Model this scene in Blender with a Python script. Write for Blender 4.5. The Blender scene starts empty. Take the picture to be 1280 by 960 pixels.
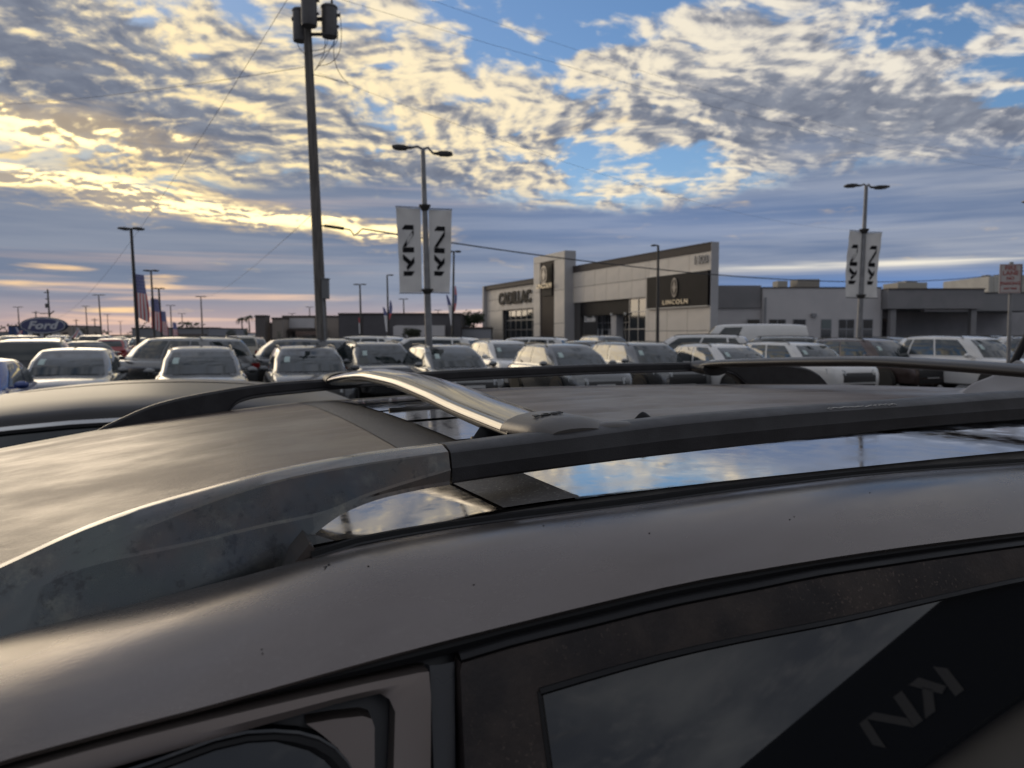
import bpy, bmesh, math, random
from math import radians as R, sin, cos, tan, atan, atan2, pi, sqrt, hypot
from mathutils import Vector, Matrix
random.seed(7)
scene = bpy.context.scene
COL = scene.collection

# ------------------------------------------------------------------ camera
EYE = 1.80                                   # phone held just above the roof rail of a parked SUV
cam_data = bpy.data.cameras.new("camera")
cam = bpy.data.objects.new("camera", cam_data)
COL.objects.link(cam)
cam.location = (0, 0, EYE)
PITCH = atan(62 / 960)
cam.rotation_euler = (R(90) - PITCH, 0, 0)
cam_data.sensor_width = 36
cam_data.lens = 27.0
cam_data.clip_start = 0.01
cam_data.clip_end = 5000
cam_data.dof.use_dof = True
cam_data.dof.focus_distance = 0.58
cam_data.dof.aperture_fstop = 16.0
scene.camera = cam
scene.render.resolution_x, scene.render.resolution_y = 1024, 768
scene.view_settings.view_transform = 'Standard'
scene.view_settings.look = 'None'
scene.view_settings.exposure = 0.60
scene.view_settings.gamma = 1.0

# ------------------------------------------------------------------ sky and sun
SUN_AZ, SUN_EL = -42.0, 11.0                 # degrees: low in the west, behind cloud, left of the view
world = bpy.data.worlds.new("World")
scene.world = world
world.use_nodes = True
wnt = world.node_tree
wnt.nodes.clear()

class S:
    """a float socket with arithmetic"""
    nt = wnt
    def __init__(self, sock): self.s = sock
    @staticmethod
    def m(op, *a, clamp=False):
        n = S.nt.nodes.new('ShaderNodeMath'); n.operation = op; n.use_clamp = clamp
        for i, v in enumerate(a):
            if isinstance(v, S): S.nt.links.new(v.s, n.inputs[i])
            else: n.inputs[i].default_value = v
        return S(n.outputs[0])
    def __add__(a, b): return S.m('ADD', a, b)
    __radd__ = __add__
    def __sub__(a, b): return S.m('SUBTRACT', a, b)
    def __rsub__(a, b): return S.m('SUBTRACT', b, a)
    def __mul__(a, b): return S.m('MULTIPLY', a, b)
    __rmul__ = __mul__
    def __truediv__(a, b): return S.m('DIVIDE', a, b)
    def clamp(a): return S.m('ADD', a, 0.0, clamp=True)
def smooth(x, lo, hi):
    n = S.nt.nodes.new('ShaderNodeMapRange'); n.interpolation_type = 'SMOOTHSTEP'
    S.nt.links.new(x.s, n.inputs[0])
    n.inputs[1].default_value = lo; n.inputs[2].default_value = hi
    return S(n.outputs[0])
def xyz(x, y, z=0.0):
    n = S.nt.nodes.new('ShaderNodeCombineXYZ')
    for i, v in enumerate((x, y, z)):
        if isinstance(v, S): S.nt.links.new(v.s, n.inputs[i])
        else: n.inputs[i].default_value = v
    return n.outputs[0]
def noise(vec, scale, detail=5, rough=0.55, dist=0.0, lac=2.0):
    n = S.nt.nodes.new('ShaderNodeTexNoise')
    S.nt.links.new(vec, n.inputs['Vector'])
    n.inputs['Scale'].default_value = scale; n.inputs['Detail'].default_value = detail
    n.inputs['Roughness'].default_value = rough; n.inputs['Distortion'].default_value = dist
    n.inputs['Lacunarity'].default_value = lac
    return S(n.outputs[0])
def mixc(f, a, b, blend='MIX'):
    n = S.nt.nodes.new('ShaderNodeMix'); n.data_type = 'RGBA'; n.blend_type = blend
    for i, v in ((0, f), (6, a), (7, b)):
        if isinstance(v, S): S.nt.links.new(v.s, n.inputs[i])
        elif isinstance(v, bpy.types.NodeSocket): S.nt.links.new(v, n.inputs[i])
        elif i == 0: n.inputs[0].default_value = v
        else: n.inputs[i].default_value = (*v, 1)
    return n.outputs[2]

tc = wnt.nodes.new('ShaderNodeTexCoord')
sp = wnt.nodes.new('ShaderNodeSeparateXYZ')
wnt.links.new(tc.outputs['Generated'], sp.inputs[0])
dx, dy, dz = (S(o) for o in sp.outputs)
az = S.m('ARCTAN2', dx, dy) * 57.2958        # compass degrees from the view axis
el = S.m('ARCSINE', dz) * 57.2958            # elevation in degrees
up = S.m('MAXIMUM', dz, 0.0) + 0.20
px, py = dx / up, dy / up                    # the cloud deck seen in perspective

def spot(a, e, ra, re, tilt=0.0):
    """soft elliptical weather patch at compass a, elevation e (degrees)"""
    da, de = az - a, el - e
    if tilt:
        c, s_ = cos(R(tilt)), sin(R(tilt))
        da, de = da * c + de * s_, de * c - da * s_
    q = (da * (1 / ra)) * (da * (1 / ra)) + (de * (1 / re)) * (de * (1 / re))
    return S.m('POWER', 2.71828, q * -1.0)

# clear sky
skyt = wnt.nodes.new('ShaderNodeTexSky')
skyt.sky_type = 'NISHITA'
skyt.sun_disc = False
skyt.sun_elevation = R(SUN_EL)
skyt.sun_rotation = R(SUN_AZ)
skyt.air_density = 1.0; skyt.dust_density = 0.6; skyt.ozone_density = 3.0

# altocumulus deck: puffs with bright thin rims and grey thick cores
wx = noise(xyz(px, py, 3.1), 1.3, 3) - 0.5
wy = noise(xyz(px, py, 9.7), 1.3, 3) - 0.5
qx, qy = px + wx * 0.35, py + wy * 0.35
def field(x, y):
    p = noise(xyz(x, y, 0.0), 6.3, 7, 0.54)
    c = noise(xyz(x * 1.0, y * 1.0, 5.0), 17.0, 4, 0.5)
    return p + (c - 0.5) * 0.42
f0 = field(qx, qy)
f1 = field(qx + sin(R(SUN_AZ)) * 0.028, qy + cos(R(SUN_AZ)) * 0.028)   # a step towards the sun
big = noise(xyz(px, py, 21.0), 1.1, 2)
cover = (big - 0.5) * 0.30
shade = big * 0.0
for a, e, ra, re, t, k, g in (
        (-31, 16.5, 13, 3.2, 0, .26, .45), (-24, 13.0, 12, 1.6, 0, .20, .30), (-34, 20.5, 7, 2.2, 0, .15, .30),   # grey mass on the left
        (-6, 11.5, 10, 1.6, 0, .20, .30), (-30, 8.8, 9, 1.3, 0, .26, .25),
        (-4, 17.0, 17, 4.5, 0, .10, -.10),                                # field of cream puffs
        (17, 16.2, 9, 2.6, 4, .30, .22), (27, 14.0, 10, 2.2, -7, .32, .42), (22, 12.6, 9, 1.2, 0, .2, .30),      # long grey bank on the right
        (15, 20.8, 8, 2.0, 0, .14, .0),
        (6, 23.0, 7, 1.6, 0, -.30, 0), (31, 22.3, 7, 3.0, 0, -.26, 0), (-1.0, 20.6, 5, 1.0, -20, -.20, 0), (5, 20.4, 3, .8, 0, -.2, 0),
        (9.5, 12.4, 6.0, 1.0, 0, -.27, 0), (34, 14.6, 4, 1.4, 0, -.26, 0), (-19, 21.5, 4, 1.0, -25, -.16, 0), (25, 18.6, 7, .8, 0, -.14, 0)):
    w = spot(a, e, ra, re, t)
    cover = cover + w * k
    if g: shade = shade + w * g
east = smooth(S.m('ABSOLUTE', az), 60, 125)                                # away from the sunset the deck closes and greys over
cover = cover + east * 0.34
shade = shade + east * 0.26
dens = f0 + cover
alpha = smooth(dens, 0.40, 0.60)
lit = (f0 - f1) * 3.4                                                       # faces turned to the sun
lump = noise(xyz(qx, qy * 0.9, 40.0), 3.4, 6, 0.58) - 0.5
calm = 1.0 - east * 0.6
lump = lump * calm
lump2 = noise(xyz(qx * 1.2, qy * 0.9, 47.0), 13.0, 5, 0.55) - 0.5
thick = smooth(dens * 0.50 + shade * 0.62 + east * 0.12 - lit * calm * 0.75 + lump * 0.85 + lump2 * 0.34, 0.02, 0.80)
sunward = spot(-31, SUN_EL, 42, 16)
rim = mixc(sunward, (0.61, 0.585, 0.54), (0.90, 0.71, 0.37))
rim = mixc(smooth(el, 25, 42), rim, (0.42, 0.445, 0.52))
alpha = S.m('MAXIMUM', alpha, smooth(el, 23, 36) * 0.85)
mid_ = mixc(sunward, (0.35, 0.35, 0.37), (0.44, 0.39, 0.31))
core = mixc(smooth(lump * 0.6 + lump2 * 0.8, -0.22, 0.25), (0.20, 0.218, 0.262), (0.115, 0.132, 0.178))
veil = noise(xyz(qx, qy * 0.8, 63.0), 2.2, 5, 0.5)
core = mixc(east, core, mixc(smooth(veil, 0.33, 0.67), (0.15, 0.165, 0.20), (0.37, 0.38, 0.40)))
deck = mixc((thick * 2.0).clamp(), rim, mid_)
deck = mixc(((thick - 0.40) * 1.9).clamp(), deck, core)

# stratus sheets low over the horizon, drawn out into streaks
sx = az * 0.03
st1 = noise(xyz(sx, el * 0.30, 1.0), 1.0, 5, 0.5, 0.3)
st2 = noise(xyz(sx * 1.3, el * 0.55, 8.0), 1.4, 6, 0.55, 0.3)
edge = el + (st1 - 0.5) * 5 + (wx + wy) * 7 + (f0 - 0.5) * 3.0 - smooth(az, 8, 20) * 2.0 - spot(-8, 9, 9, 3) * 0.6
salpha = 1.0 - smooth(edge, 8.2, 11.4)
slate = mixc(smooth(st2, 0.30, 0.70), (0.115, 0.155, 0.245), (0.225, 0.255, 0.325))
warm_low = mixc(smooth(az, -25, 25), (0.85, 0.55, 0.36), (0.70, 0.66, 0.58))
st3 = noise(xyz(sx * 1.1, el * 0.85, 31.0), 1.5, 5, 0.55, 0.2)
lowband = (1.0 - smooth(el, 1.0, 5.5)) * 0.75 + 0.14
slate = mixc((1.0 - smooth(az, -22, 6)) * 0.45, slate, (0.16, 0.182, 0.228))
slate = mixc((smooth(st3, 0.50, 0.72) * lowband).clamp(), slate, warm_low)
slate = mixc((1.0 - smooth(el, -0.5, 3.4)) * 0.68 * (1.0 - smooth(az, 0, 22) * 0.85), slate, (0.58, 0.385, 0.32))
blueband = spot(26, 3.4, 14, .9) * 0.8 + spot(12, 8.2, 16, 2.0) * 0.28
slate = mixc(blueband.clamp(), slate, (0.10, 0.19, 0.40))
slate = mixc((spot(26, 4.7, 13, .26) * smooth(st3, 0.42, 0.66) * 0.85).clamp(), slate, (0.78, 0.72, 0.60))

# gaps through which the hidden sun burns
gl = noise(xyz(az * 0.055, el * 0.55, 4.0), 1.6, 7, 0.60, 0.6)
burn = (spot(-32, 12.6, 11, 1.7) * 1.25 + spot(-24, 8.8, 13, 1.0, -4) * 1.25 + spot(-35, 9.9, 8, .5) * 1.1 + spot(-10, 7.4, 8, .7, -4) * .7)
burn = smooth(gl * 0.6 + f0 * 0.40 + lump * 0.45 + burn * 0.40, 0.58, 0.96).clamp() * (1.0 - smooth(thick, 0.25, 0.85) * 0.72)
glow = mixc(smooth(burn, 0.2, 0.9), (0.80, 0.56, 0.24), (1.50, 1.20, 0.60))
spark = noise(xyz(az * 0.08, el * 1.0, 14.0), 1.5, 4, 0.6)
slits = (spot(-33, 3.2, 6, .5) + spot(-27, 1.6, 3, .35) * 1.1 + spot(-24.5, 3.6, 2.5, .8) + spot(-30, 4.3, 3, .35))
slits = smooth(spark + slits * 0.36, 0.72, 1.05) * (1.0 - smooth(el, 5, 6.5))

STR = 0.10
k10 = wnt.nodes.new('ShaderNodeVectorMath'); k10.operation = 'SCALE'
cl = mixc(salpha, deck, slate)
cl = mixc(burn, cl, glow)
cl = mixc(slits.clamp() * 0.8, cl, (0.95, 0.62, 0.30))
wnt.links.new(cl, k10.inputs[0]); k10.inputs['Scale'].default_value = 0.875 / STR
total = S.m('MAXIMUM', S.m('MAXIMUM', alpha, salpha), burn)
tint = mixc(1.0, skyt.outputs[0], mixc(spot(-31, SUN_EL, 26, 12), (0.90, 0.95, 1.06), (0.40, 0.40, 0.40)), 'MULTIPLY')
final = mixc(total, tint, k10.outputs[0])
bg = wnt.nodes.new('ShaderNodeBackground')
wnt.links.new(final, bg.inputs[0]); bg.inputs[1].default_value = STR
wo = wnt.nodes.new('ShaderNodeOutputWorld')
wnt.links.new(bg.outputs[0], wo.inputs[0])

sun_d = bpy.data.lights.new("sun", 'SUN')
sun_d.energy = 0.5; sun_d.angle = R(34); sun_d.color = (1.0, 0.82, 0.58)
sun = bpy.data.objects.new("sun", sun_d); COL.objects.link(sun)
_sd = Vector((sin(R(SUN_AZ)) * cos(R(SUN_EL)), cos(R(SUN_AZ)) * cos(R(SUN_EL)), sin(R(SUN_EL))))
sun.rotation_euler = _sd.to_track_quat('Z', 'Y').to_euler()

# ------------------------------------------------------------------ materials
MATS = {}
def mat(name, col=(.5, .5, .5), rough=.5, metal=0.0, spec=.5, var=0.0, vscale=6.0, bump=0.0, bscale=40.0,
        rvar=0.0, coat=0.0, alt=None, stretch=(1, 1, 1), emit=None, estr=0.0, vlo=.38, vhi=.62, coord='Object', speck=0.0, sscale=700.0, scol=(.30, .28, .26)):
    """principled material with procedural variation: alt/var = second colour through noise, rvar = roughness wear"""
    if name in MATS: return MATS[name]
    m = bpy.data.materials.new(name); m.use_nodes = True
    nt = m.node_tree; b = nt.nodes['Principled BSDF']
    b.inputs['Base Color'].default_value = (*col, 1); b.inputs['Roughness'].default_value = rough
    b.inputs['Metallic'].default_value = metal; b.inputs['Specular IOR Level'].default_value = spec
    b.inputs['Coat Weight'].default_value = coat; b.inputs['Coat Roughness'].default_value = 0.05
    if emit:
        b.inputs['Emission Color'].default_value = (*emit, 1); b.inputs['Emission Strength'].default_value = estr
    old, S.nt = S.nt, nt
    t = nt.nodes.new('ShaderNodeTexCoord'); mp = nt.nodes.new('ShaderNodeMapping')
    nt.links.new(t.outputs[coord], mp.inputs[0]); mp.inputs['Scale'].default_value = stretch
    v = mp.outputs[0]
    if var or alt:
        n = noise(v, vscale, 6, 0.6)
        c2 = alt if alt else tuple(max(0, c * (1 - var)) for c in col)
        cc = mixc(smooth(n, vlo, vhi), col, c2)
        if speck:                                              # settled dust and dried drops
            d1 = smooth(noise(v, sscale, 2, .5), .60, .72) * smooth(noise(v, sscale * .012, 4, .6), .40, .62)
            cc = mixc((d1 * speck).clamp(), cc, scol)
        nt.links.new(cc, b.inputs['Base Color'])
    if rvar:
        n2 = noise(v, vscale * 1.7, 6, 0.65)
        nt.links.new((smooth(n2, .3, .7) * rvar + (rough - rvar * .5)).clamp().s, b.inputs['Roughness'])
    if bump:
        n3 = noise(v, bscale, 4, 0.6)
        bm_ = nt.nodes.new('ShaderNodeBump'); bm_.inputs['Strength'].default_value = bump; bm_.inputs['Distance'].default_value = 0.002
        nt.links.new(n3.s, bm_.inputs['Height']); nt.links.new(bm_.outputs[0], b.inputs['Normal'])
    S.nt = old
    MATS[name] = m
    return m

# ------------------------------------------------------------------ mesh helpers
class MB:
    """collects verts and faces; build() links them as ONE mesh object"""
    def __init__(self): self.v = []; self.f = []
    def add(self, vs, fs):
        o = len(self.v); self.v += [tuple(p) for p in vs]; self.f += [tuple(i + o for i in f) for f in fs]
        return self
    def grid(self, rows, closed=False, caps=False):
        """rows of equal length; closed joins last column to first"""
        n = len(rows[0]); vs = [p for r in rows for p in r]; fs = []
        for i in range(len(rows) - 1):
            for j in range(n if closed else n - 1):
                k = (j + 1) % n
                fs.append((i * n + j, i * n + k, (i + 1) * n + k, (i + 1) * n + j))
        if caps:
            fs.append(tuple(range(n))[::-1]); fs.append(tuple((len(rows) - 1) * n + j for j in range(n)))
        return self.add(vs, fs)
    def box(self, c, s, rot=None):
        vs = [Vector((x * s[0] / 2, y * s[1] / 2, z * s[2] / 2)) for z in (-1, 1) for y in (-1, 1) for x in (-1, 1)]
        if rot: vs = [rot @ p for p in vs]
        return self.add([(p.x + c[0], p.y + c[1], p.z + c[2]) for p in vs],
                        [(0, 2, 3, 1), (4, 5, 7, 6), (0, 1, 5, 4), (2, 6, 7, 3), (0, 4, 6, 2), (1, 3, 7, 5)])
    def prism(self, poly, y0, y1, axes='xz'):
        """closed polygon in the plane named by axes, extruded along the remaining axis"""
        n = len(poly)
        def pt(a, b, d): return {'xz': (a, d, b), 'yz': (d, a, b), 'xy': (a, b, d)}[axes]
        vs = [pt(a, b, y0) for a, b in poly] + [pt(a, b, y1) for a, b in poly]
        fs = [tuple(range(n)), tuple(range(2 * n - 1, n - 1, -1))] + [(i, i + n, (i + 1) % n + n, (i + 1) % n) for i in range(n)]
        return self.add(vs, fs)
    def tube(self, pts, r, n=8, caps=True):
        """round bar through points; r a number or one per point"""
        pts = [Vector(p) for p in pts]; rows = []
        rr = r if isinstance(r, (list, tuple)) else [r] * len(pts)
        up_ = None
        for i, p in enumerate(pts):
            d = (pts[min(i + 1, len(pts) - 1)] - pts[max(i - 1, 0)]).normalized()
            if up_ is None: up_ = Vector((0, 0, 1)) if abs(d.z) < .9 else Vector((1, 0, 0))
            a = d.cross(up_).normalized(); b = a.cross(d).normalized(); up_ = b
            rows.append([tuple(p + (a * cos(2 * pi * k / n) + b * sin(2 * pi * k / n)) * rr[i]) for k in range(n)])
        return self.grid(rows, closed=True, caps=caps)
    def lathe(self, prof, c, axis='z', n=20):
        """profile of (radius, height) turned about an axis through c"""
        rows = []
        for r, h in prof:
            row = []
            for k in range(n):
                a = 2 * pi * k / n; x, y = r * cos(a), r * sin(a)
                q = {'z': (x, y, h), 'y': (x, h, y), 'x': (h, x, y)}[axis]
                row.append((q[0] + c[0], q[1] + c[1], q[2] + c[2]))
            rows.append(row)
        return self.grid(rows, closed=True, caps=True)
    def build(self, name, m, parent=None, smooth_=True, angle=40, loc=None, rz=0.0, fix=True):
        me = bpy.data.meshes.new(name)
        me.from_pydata(self.v, [], self.f)
        if fix:
            b = bmesh.new(); b.from_mesh(me)
            bmesh.ops.remove_doubles(b, verts=b.verts, dist=1e-5)
            bmesh.ops.recalc_face_normals(b, faces=b.faces); b.to_mesh(me); b.free()
        me.materials.append(m)
        if smooth_:
            for p in me.polygons: p.use_smooth = True
            try: me.set_sharp_from_angle(angle=R(angle))
            except Exception: pass
        o = bpy.data.objects.new(name, me); COL.objects.link(o)
        if parent: o.parent = parent
        if loc: o.location = loc
        if rz: o.rotation_euler.z = rz
        return o
def thing(name, label, cat, loc=(0, 0, 0), rz=0.0, group=None):
    o = bpy.data.objects.new(name, None); COL.objects.link(o)
    o.empty_display_size = .2
    o.location = loc; o.rotation_euler.z = rz
    o['label'] = label; o['category'] = cat
    if group: o['group'] = group
    return o
def tag(o, label=None, cat=None, group=None, kind=None):
    for k, v in (('label', label), ('category', cat), ('group', group), ('kind', kind)):
        if v: o[k] = v
    return o
def copy_tree(o, parent=None):
    c = o.copy(); COL.objects.link(c)
    if parent: c.parent = parent
    for ch in list(o.children): copy_tree(ch, c)
    return c
def interp(tab, x):
    """smooth (monotone cubic) interpolation in a table of (x, y)"""
    if x <= tab[0][0]: return tab[0][1]
    if x >= tab[-1][0]: return tab[-1][1]
    n = len(tab)
    for i in range(n - 1):
        if tab[i][0] <= x <= tab[i + 1][0]: break
    def sec(k): return (tab[k + 1][1] - tab[k][1]) / (tab[k + 1][0] - tab[k][0])
    def slope(k):
        if k == 0: return sec(0)
        if k == n - 1: return sec(n - 2)
        a, b = sec(k - 1), sec(k)
        return 0 if a * b <= 0 else 2 * a * b / (a + b)
    x0, y0 = tab[i]; x1, y1 = tab[i + 1]; h = x1 - x0; t = (x - x0) / h
    return ((1 + 2 * t) * (1 - t) ** 2 * y0 + t * (1 - t) ** 2 * h * slope(i) + t * t * (3 - 2 * t) * y1 + t * t * (t - 1) * h * slope(i + 1))
def frange(a, b, n): return [a + (b - a) * i / n for i in range(n + 1)]
def text_mesh(body, size, depth, name, m, parent, loc, rot, spacing=1.0, align='CENTER', shear=0.0, bold=0.0, sx=1.0):
    """lettering as a thin real mesh"""
    cu = bpy.data.curves.new(name, 'FONT'); cu.body = body; cu.size = size; cu.extrude = depth
    cu.align_x = align; cu.align_y = 'CENTER'; cu.space_character = spacing; cu.shear = shear; cu.offset = bold; cu.resolution_u = 3
    t = bpy.data.objects.new(name, cu); COL.objects.link(t)
    dg = bpy.context.evaluated_depsgraph_get()
    me = bpy.data.meshes.new_from_object(t.evaluated_get(dg)); me.name = name
    bpy.data.objects.remove(t)
    o = bpy.data.objects.new(name, me); COL.objects.link(o)
    me.materials.clear(); me.materials.append(m)
    o.parent = parent; o.location = loc; o.rotation_euler = rot; o.scale = (sx, 1, 1)
    return o

# ------------------------------------------------------------------ the parked SUV under the camera
# its own axes: x runs along the roof (towards the tail), y across it (away from the camera), z up
YAW = R(22); U0, V0 = 0.60, 0.94
suv_loc = (U0 * cos(YAW) - V0 * sin(YAW), U0 * sin(YAW) + V0 * cos(YAW), 0)
suv = thing('parked_suv', 'weathered grey brown SUV filling the foreground, with black roof rails and silver crossbar', 'car', suv_loc, YAW)
def L(u, v, z): return (u - U0, v - V0, EYE + z)           # z counts from eye height

paint = mat('satin_bronze_paint', (.16, .141, .132), .24, .75, alt=(.138, .122, .114), vscale=5, rvar=.16, bump=.03, bscale=260, stretch=(1, 2.2, 1), vlo=.3, vhi=.7, speck=.35, sscale=620)
roofm = mat('dull_roof_paint', (.112, .082, .064), .38, .2, .27, alt=(.084, .063, .050), vscale=4.0, rvar=.20, bump=.18, bscale=420, stretch=(.85, 1.25, 1), vlo=.28, vhi=.72, speck=.5, sscale=520, scol=(.24, .19, .155))
gloss = mat('mirror_gloss_panel', (.52, .50, .49), .08, 1.0, alt=(.45, .45, .45), vscale=26, rvar=.12, vlo=.5, vhi=.8)
frit = mat('dusty_black_band', (.052, .048, .044), .55, 0.0, alt=(.09, .082, .075), vscale=160, vlo=.55, vhi=.75, bump=.3, bscale=300, speck=.9, sscale=420, scol=(.34, .32, .30))
blackp = mat('black_rail_plastic', (.024, .023, .025), .48, 0.0, .35, alt=(.034, .033, .036), vscale=30, rvar=.12, bump=.15, bscale=900)
rubber = mat('black_rubber_seal', (.008, .008, .009), .45, 0.0, .2, rvar=.15)
dustytrim = mat('dusty_pillar_trim', (.045, .035, .031), .50, 0.0, .22, alt=(.020, .017, .018), vscale=26, vlo=.32, vhi=.66, rvar=.25, bump=.15, bscale=400, speck=.4, sscale=500, scol=(.16, .12, .10))
gutterm = mat('grey_gutter_trim', (.10, .094, .088), .45, 0.0, alt=(.065, .06, .058), vscale=30)
tint = mat('dark_tinted_glass', (.006, .007, .009), .015, 0.0, .95)
alu = mat('brushed_aluminium', (.20, .196, .19), .14, 1.0, alt=(.135, .132, .13), vscale=4, stretch=(9, .35, 9), rvar=.14, vlo=.35, vhi=.66)
endcap = mat('grey_end_cap', (.085, .078, .073), .42, .5, rvar=.15, bump=.1, bscale=500)
inner_dark = mat('dark_door_recess', (.010, .010, .013), .35, 0.0)

# tarnished rail foot: mottled blue grey and brown metal
tarn = mat('tarnished_metal', (.2, .2, .2), .28, .75, rvar=.2, vscale=16, coat=.35)
_nt = tarn.node_tree; _b = _nt.nodes['Principled BSDF']; S.nt = _nt
_t = _nt.nodes.new('ShaderNodeTexCoord'); _v = _t.outputs['Object']
_n1 = noise(_v, 9, 5, .6); _n2 = noise(_v, 95, 5, .7); _n3 = noise(_v, 45, 6, .75)
_c = mixc(smooth(_n1, .40, .62), (.078, .088, .095), (.128, .098, .080))
_c = mixc(smooth(noise(_v, 14, 3, .5), .52, .68) * .4, _c, (.085, .105, .10))
_c = mixc(smooth(noise(_v, 6, 2, .5), .55, .68) * .5, _c, (.21, .125, .14))
_c = mixc(smooth(_n3, .52, .70) * .32, _c, (.24, .24, .20))
_c = mixc(smooth(_n2, .55, .66) * .6, _c, (.035, .036, .04))
_nt.links.new(_c, _b.inputs['Base Color'])
S.nt = wnt

EN = [(-1.0, -.34), (-.7, -.245), (-.45, -.19), (-.25, -.158), (-.1, -.138), (0, -.1235), (.059, -.1145), (.113, -.1105), (.171, -.1048), (.264, -.1008), (.34, -.099), (.44, -.0975), (.635, -.0955), (.9, -.0975), (1.2, -.105), (1.6, -.125), (2.0, -.17), (2.35, -.24)]
EF = [(-1.0, -.34), (-.7, -.26), (-.45, -.213), (-.295, -.183), (-.092, -.151), (.048, -.136), (.159, -.126), (.266, -.122), (.6, -.111), (.78, -.112), (1.29, -.121), (1.6, -.135), (2.0, -.18), (2.35, -.25)]
VN, VF = .43, 1.45
def roof_z(u, v):
    t = (v - VN) / (VF - VN)
    return interp(EN, u) * (1 - t) + interp(EF, u) * t + .044 * t * (1 - t)
def roof_patch(name, m, us, vs, dz=0.0, parent=suv, warp=None):
    mb = MB(); rows = []
    for u in us:
        rows.append([L(u + (warp(v) if warp else 0), v, roof_z(u, v) + dz - (.0032 * max(0, cos((v - .64) / .17 * 2 * pi)) ** 6 if u > .40 and .5 < v < 1.4 else 0)) for v in vs])
    mb.grid(rows)
    return mb.build(name, m, parent)
bow = lambda v: -.035 * (1 - ((v - .94) / .5) ** 2)
mb = MB(); rows = []
for u in frange(-.52, .165, 44):
    v0 = .470 + .105 * min(1, max(0, (u - .010) / .05))
    rows.append([L(u, v, roof_z(u, v) + .001) for v in frange(v0, 1.45, 32)])
mb.grid(rows); mb.build('roof_panel', roofm, suv)
def ledge(name, m, us, dz=0.0):
    """the glossy shelf under the near rail, beside the gutter"""
    mb = MB(); mb.grid([[L(u, v, interp(EN, u) + (-.035 if u < .2 else -.005) * (v - .43) + dz) for v in frange(.424, .60, 12)] for u in us]); return mb.build(name, m, suv)
ledge('roof_side_panel', gloss, frange(.052, .168, 14))
ledge('ledge_band', frit, frange(.166, .217, 6), .0012)
ledge('roof_edge_strip', gloss, frange(.215, 2.30, 60))
mb = MB(); mb.prism([(.036 - U0, EYE - .140), (.0535 - U0, EYE - .132), (.0540 - U0, EYE - .1150), (.0515 - U0, EYE - .1125), (.044 - U0, EYE - .121)], .418 - V0, .450 - V0)
mb.build('gutter_end', paint, suv, smooth_=False)
fr = roof_patch('sunroof_surround', frit, frange(.160, .222, 10), frange(.58, 1.45, 34), .0015)
gl_edges = (.425, .575, .655, .835, .985, 1.145, 1.31)
rib = mat('roof_rib_trim', (.045, .042, .040), .5, 0.0, rvar=.1)
for a, b in zip(gl_edges[:-1], gl_edges[1:]):
    if a == .425: continue
    us = frange(.214, .36, 10)
    roof_patch('glass_panel', gloss, us, frange(a + .012, b - .012, 5), .0035)
roof_patch('glass_surround', frit, frange(.218, .375, 12), frange(.585, 1.45, 30), .0008)
roof_patch('rear_roof_panel', roofm, frange(.362, 2.30, 64), frange(.585, 1.45, 90), .0028)
for v in (.985, .655):
    mb = MB(); mb.tube([L(u, v, roof_z(u, v) + .0035) for u in frange(.225, .355, 10)], .0035, 8); mb.build('roof_bead', endcap, suv)

# side panel between gutter and doors, gutter mouldings
GU = [(-1.0, -.345), (-.45, -.20), (-.2, -.166), (-.1, -.148), (.0, -.130), (.059, -.1178), (.113, -.1130), (.171, -.1085), (.264, -.1035), (.339, -.101), (.437, -.0995), (.635, -.0975), (.9, -.10), (1.2, -.108), (1.6, -.13), (2.0, -.175), (2.3, -.24)]
GL = [(-1.0, -.355), (-.45, -.207), (-.2, -.172), (-.096, -.150), (-.057, -.1445), (0, -.1355), (.045, -.1215), (.075, -.1145), (.146, -.1095), (.241, -.107), (.336, -.1035), (.446, -.1015), (.606, -.1035), (.9, -.107), (1.2, -.117), (1.6, -.14), (2.0, -.19), (2.3, -.25)]
SU = [(-1.0, -.37), (-.45, -.212), (-.2, -.165), (-.067, -.1443), (-.043, -.1419), (-.004, -.1387), (.087, -.130), (.124, -.1272), (.148, -.1254), (.237, -.1203), (.345, -.1189), (.461, -.1199), (.8, -.127), (1.2, -.141), (1.6, -.167), (2.0, -.22), (2.3, -.28)]
SL = [(-1.0, -.378), (-.45, -.216), (-.2, -.168), (-.043, -.1459), (.0065, -.1425), (.085, -.1385), (.098, -.1376), (.122, -.1351), (.162, -.1325), (.206, -.1296), (.254, -.1281), (.307, -.1264), (.377, -.1264), (.456, -.1269), (.8, -.134), (1.2, -.148), (1.6, -.175), (2.0, -.23), (2.3, -.29)]
MT = .5
def vplane(z, a=.305): return a + MT * (z + .13)
US = frange(-.9, 2.25, 120)
mb = MB(); rows = []
for u in US:
    zg, zs = interp(GL, u), interp(SU, u); vs_ = vplane(zs)
    vg = .411 if u > .06 else .411 + min(1, (.06 - u) / .06) * .03
    row = [L(u, vg + .004, zg - .010)]
    for k in range(13):
        t = k / 12
        bul = .012 * (1 - (2 * t - 1) ** 2) + .004 * t * (1 - t)
        row.append(L(u, vg + (vs_ - vg) * t, zg + (zs - zg) * t + bul * (1 - .35 * t)))
    row += [L(u, vs_ + .001, zs - .002), L(u, vs_ + .014, zs - .004)]
    rows.append(row)
mb.grid(rows); mb.build('cant_rail_panel', paint, suv)
ug = [u for u in frange(.052, 2.25, 90)]
mb = MB(); rows = []
for u in ug:
    zu, zl = interp(GU, u), interp(GL, u)
    rows.append([L(u, .4345, zu - .006), L(u, .4335, zu + .0012), L(u, .4285, zu + .0008), L(u, .4265, zu - .0035), L(u, .4225, zl + .0005), L(u, .420, zl - .002)])
mb.grid(rows); mb.build('gutter_strip', gutterm, suv)
mb = MB(); rows = []
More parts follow.
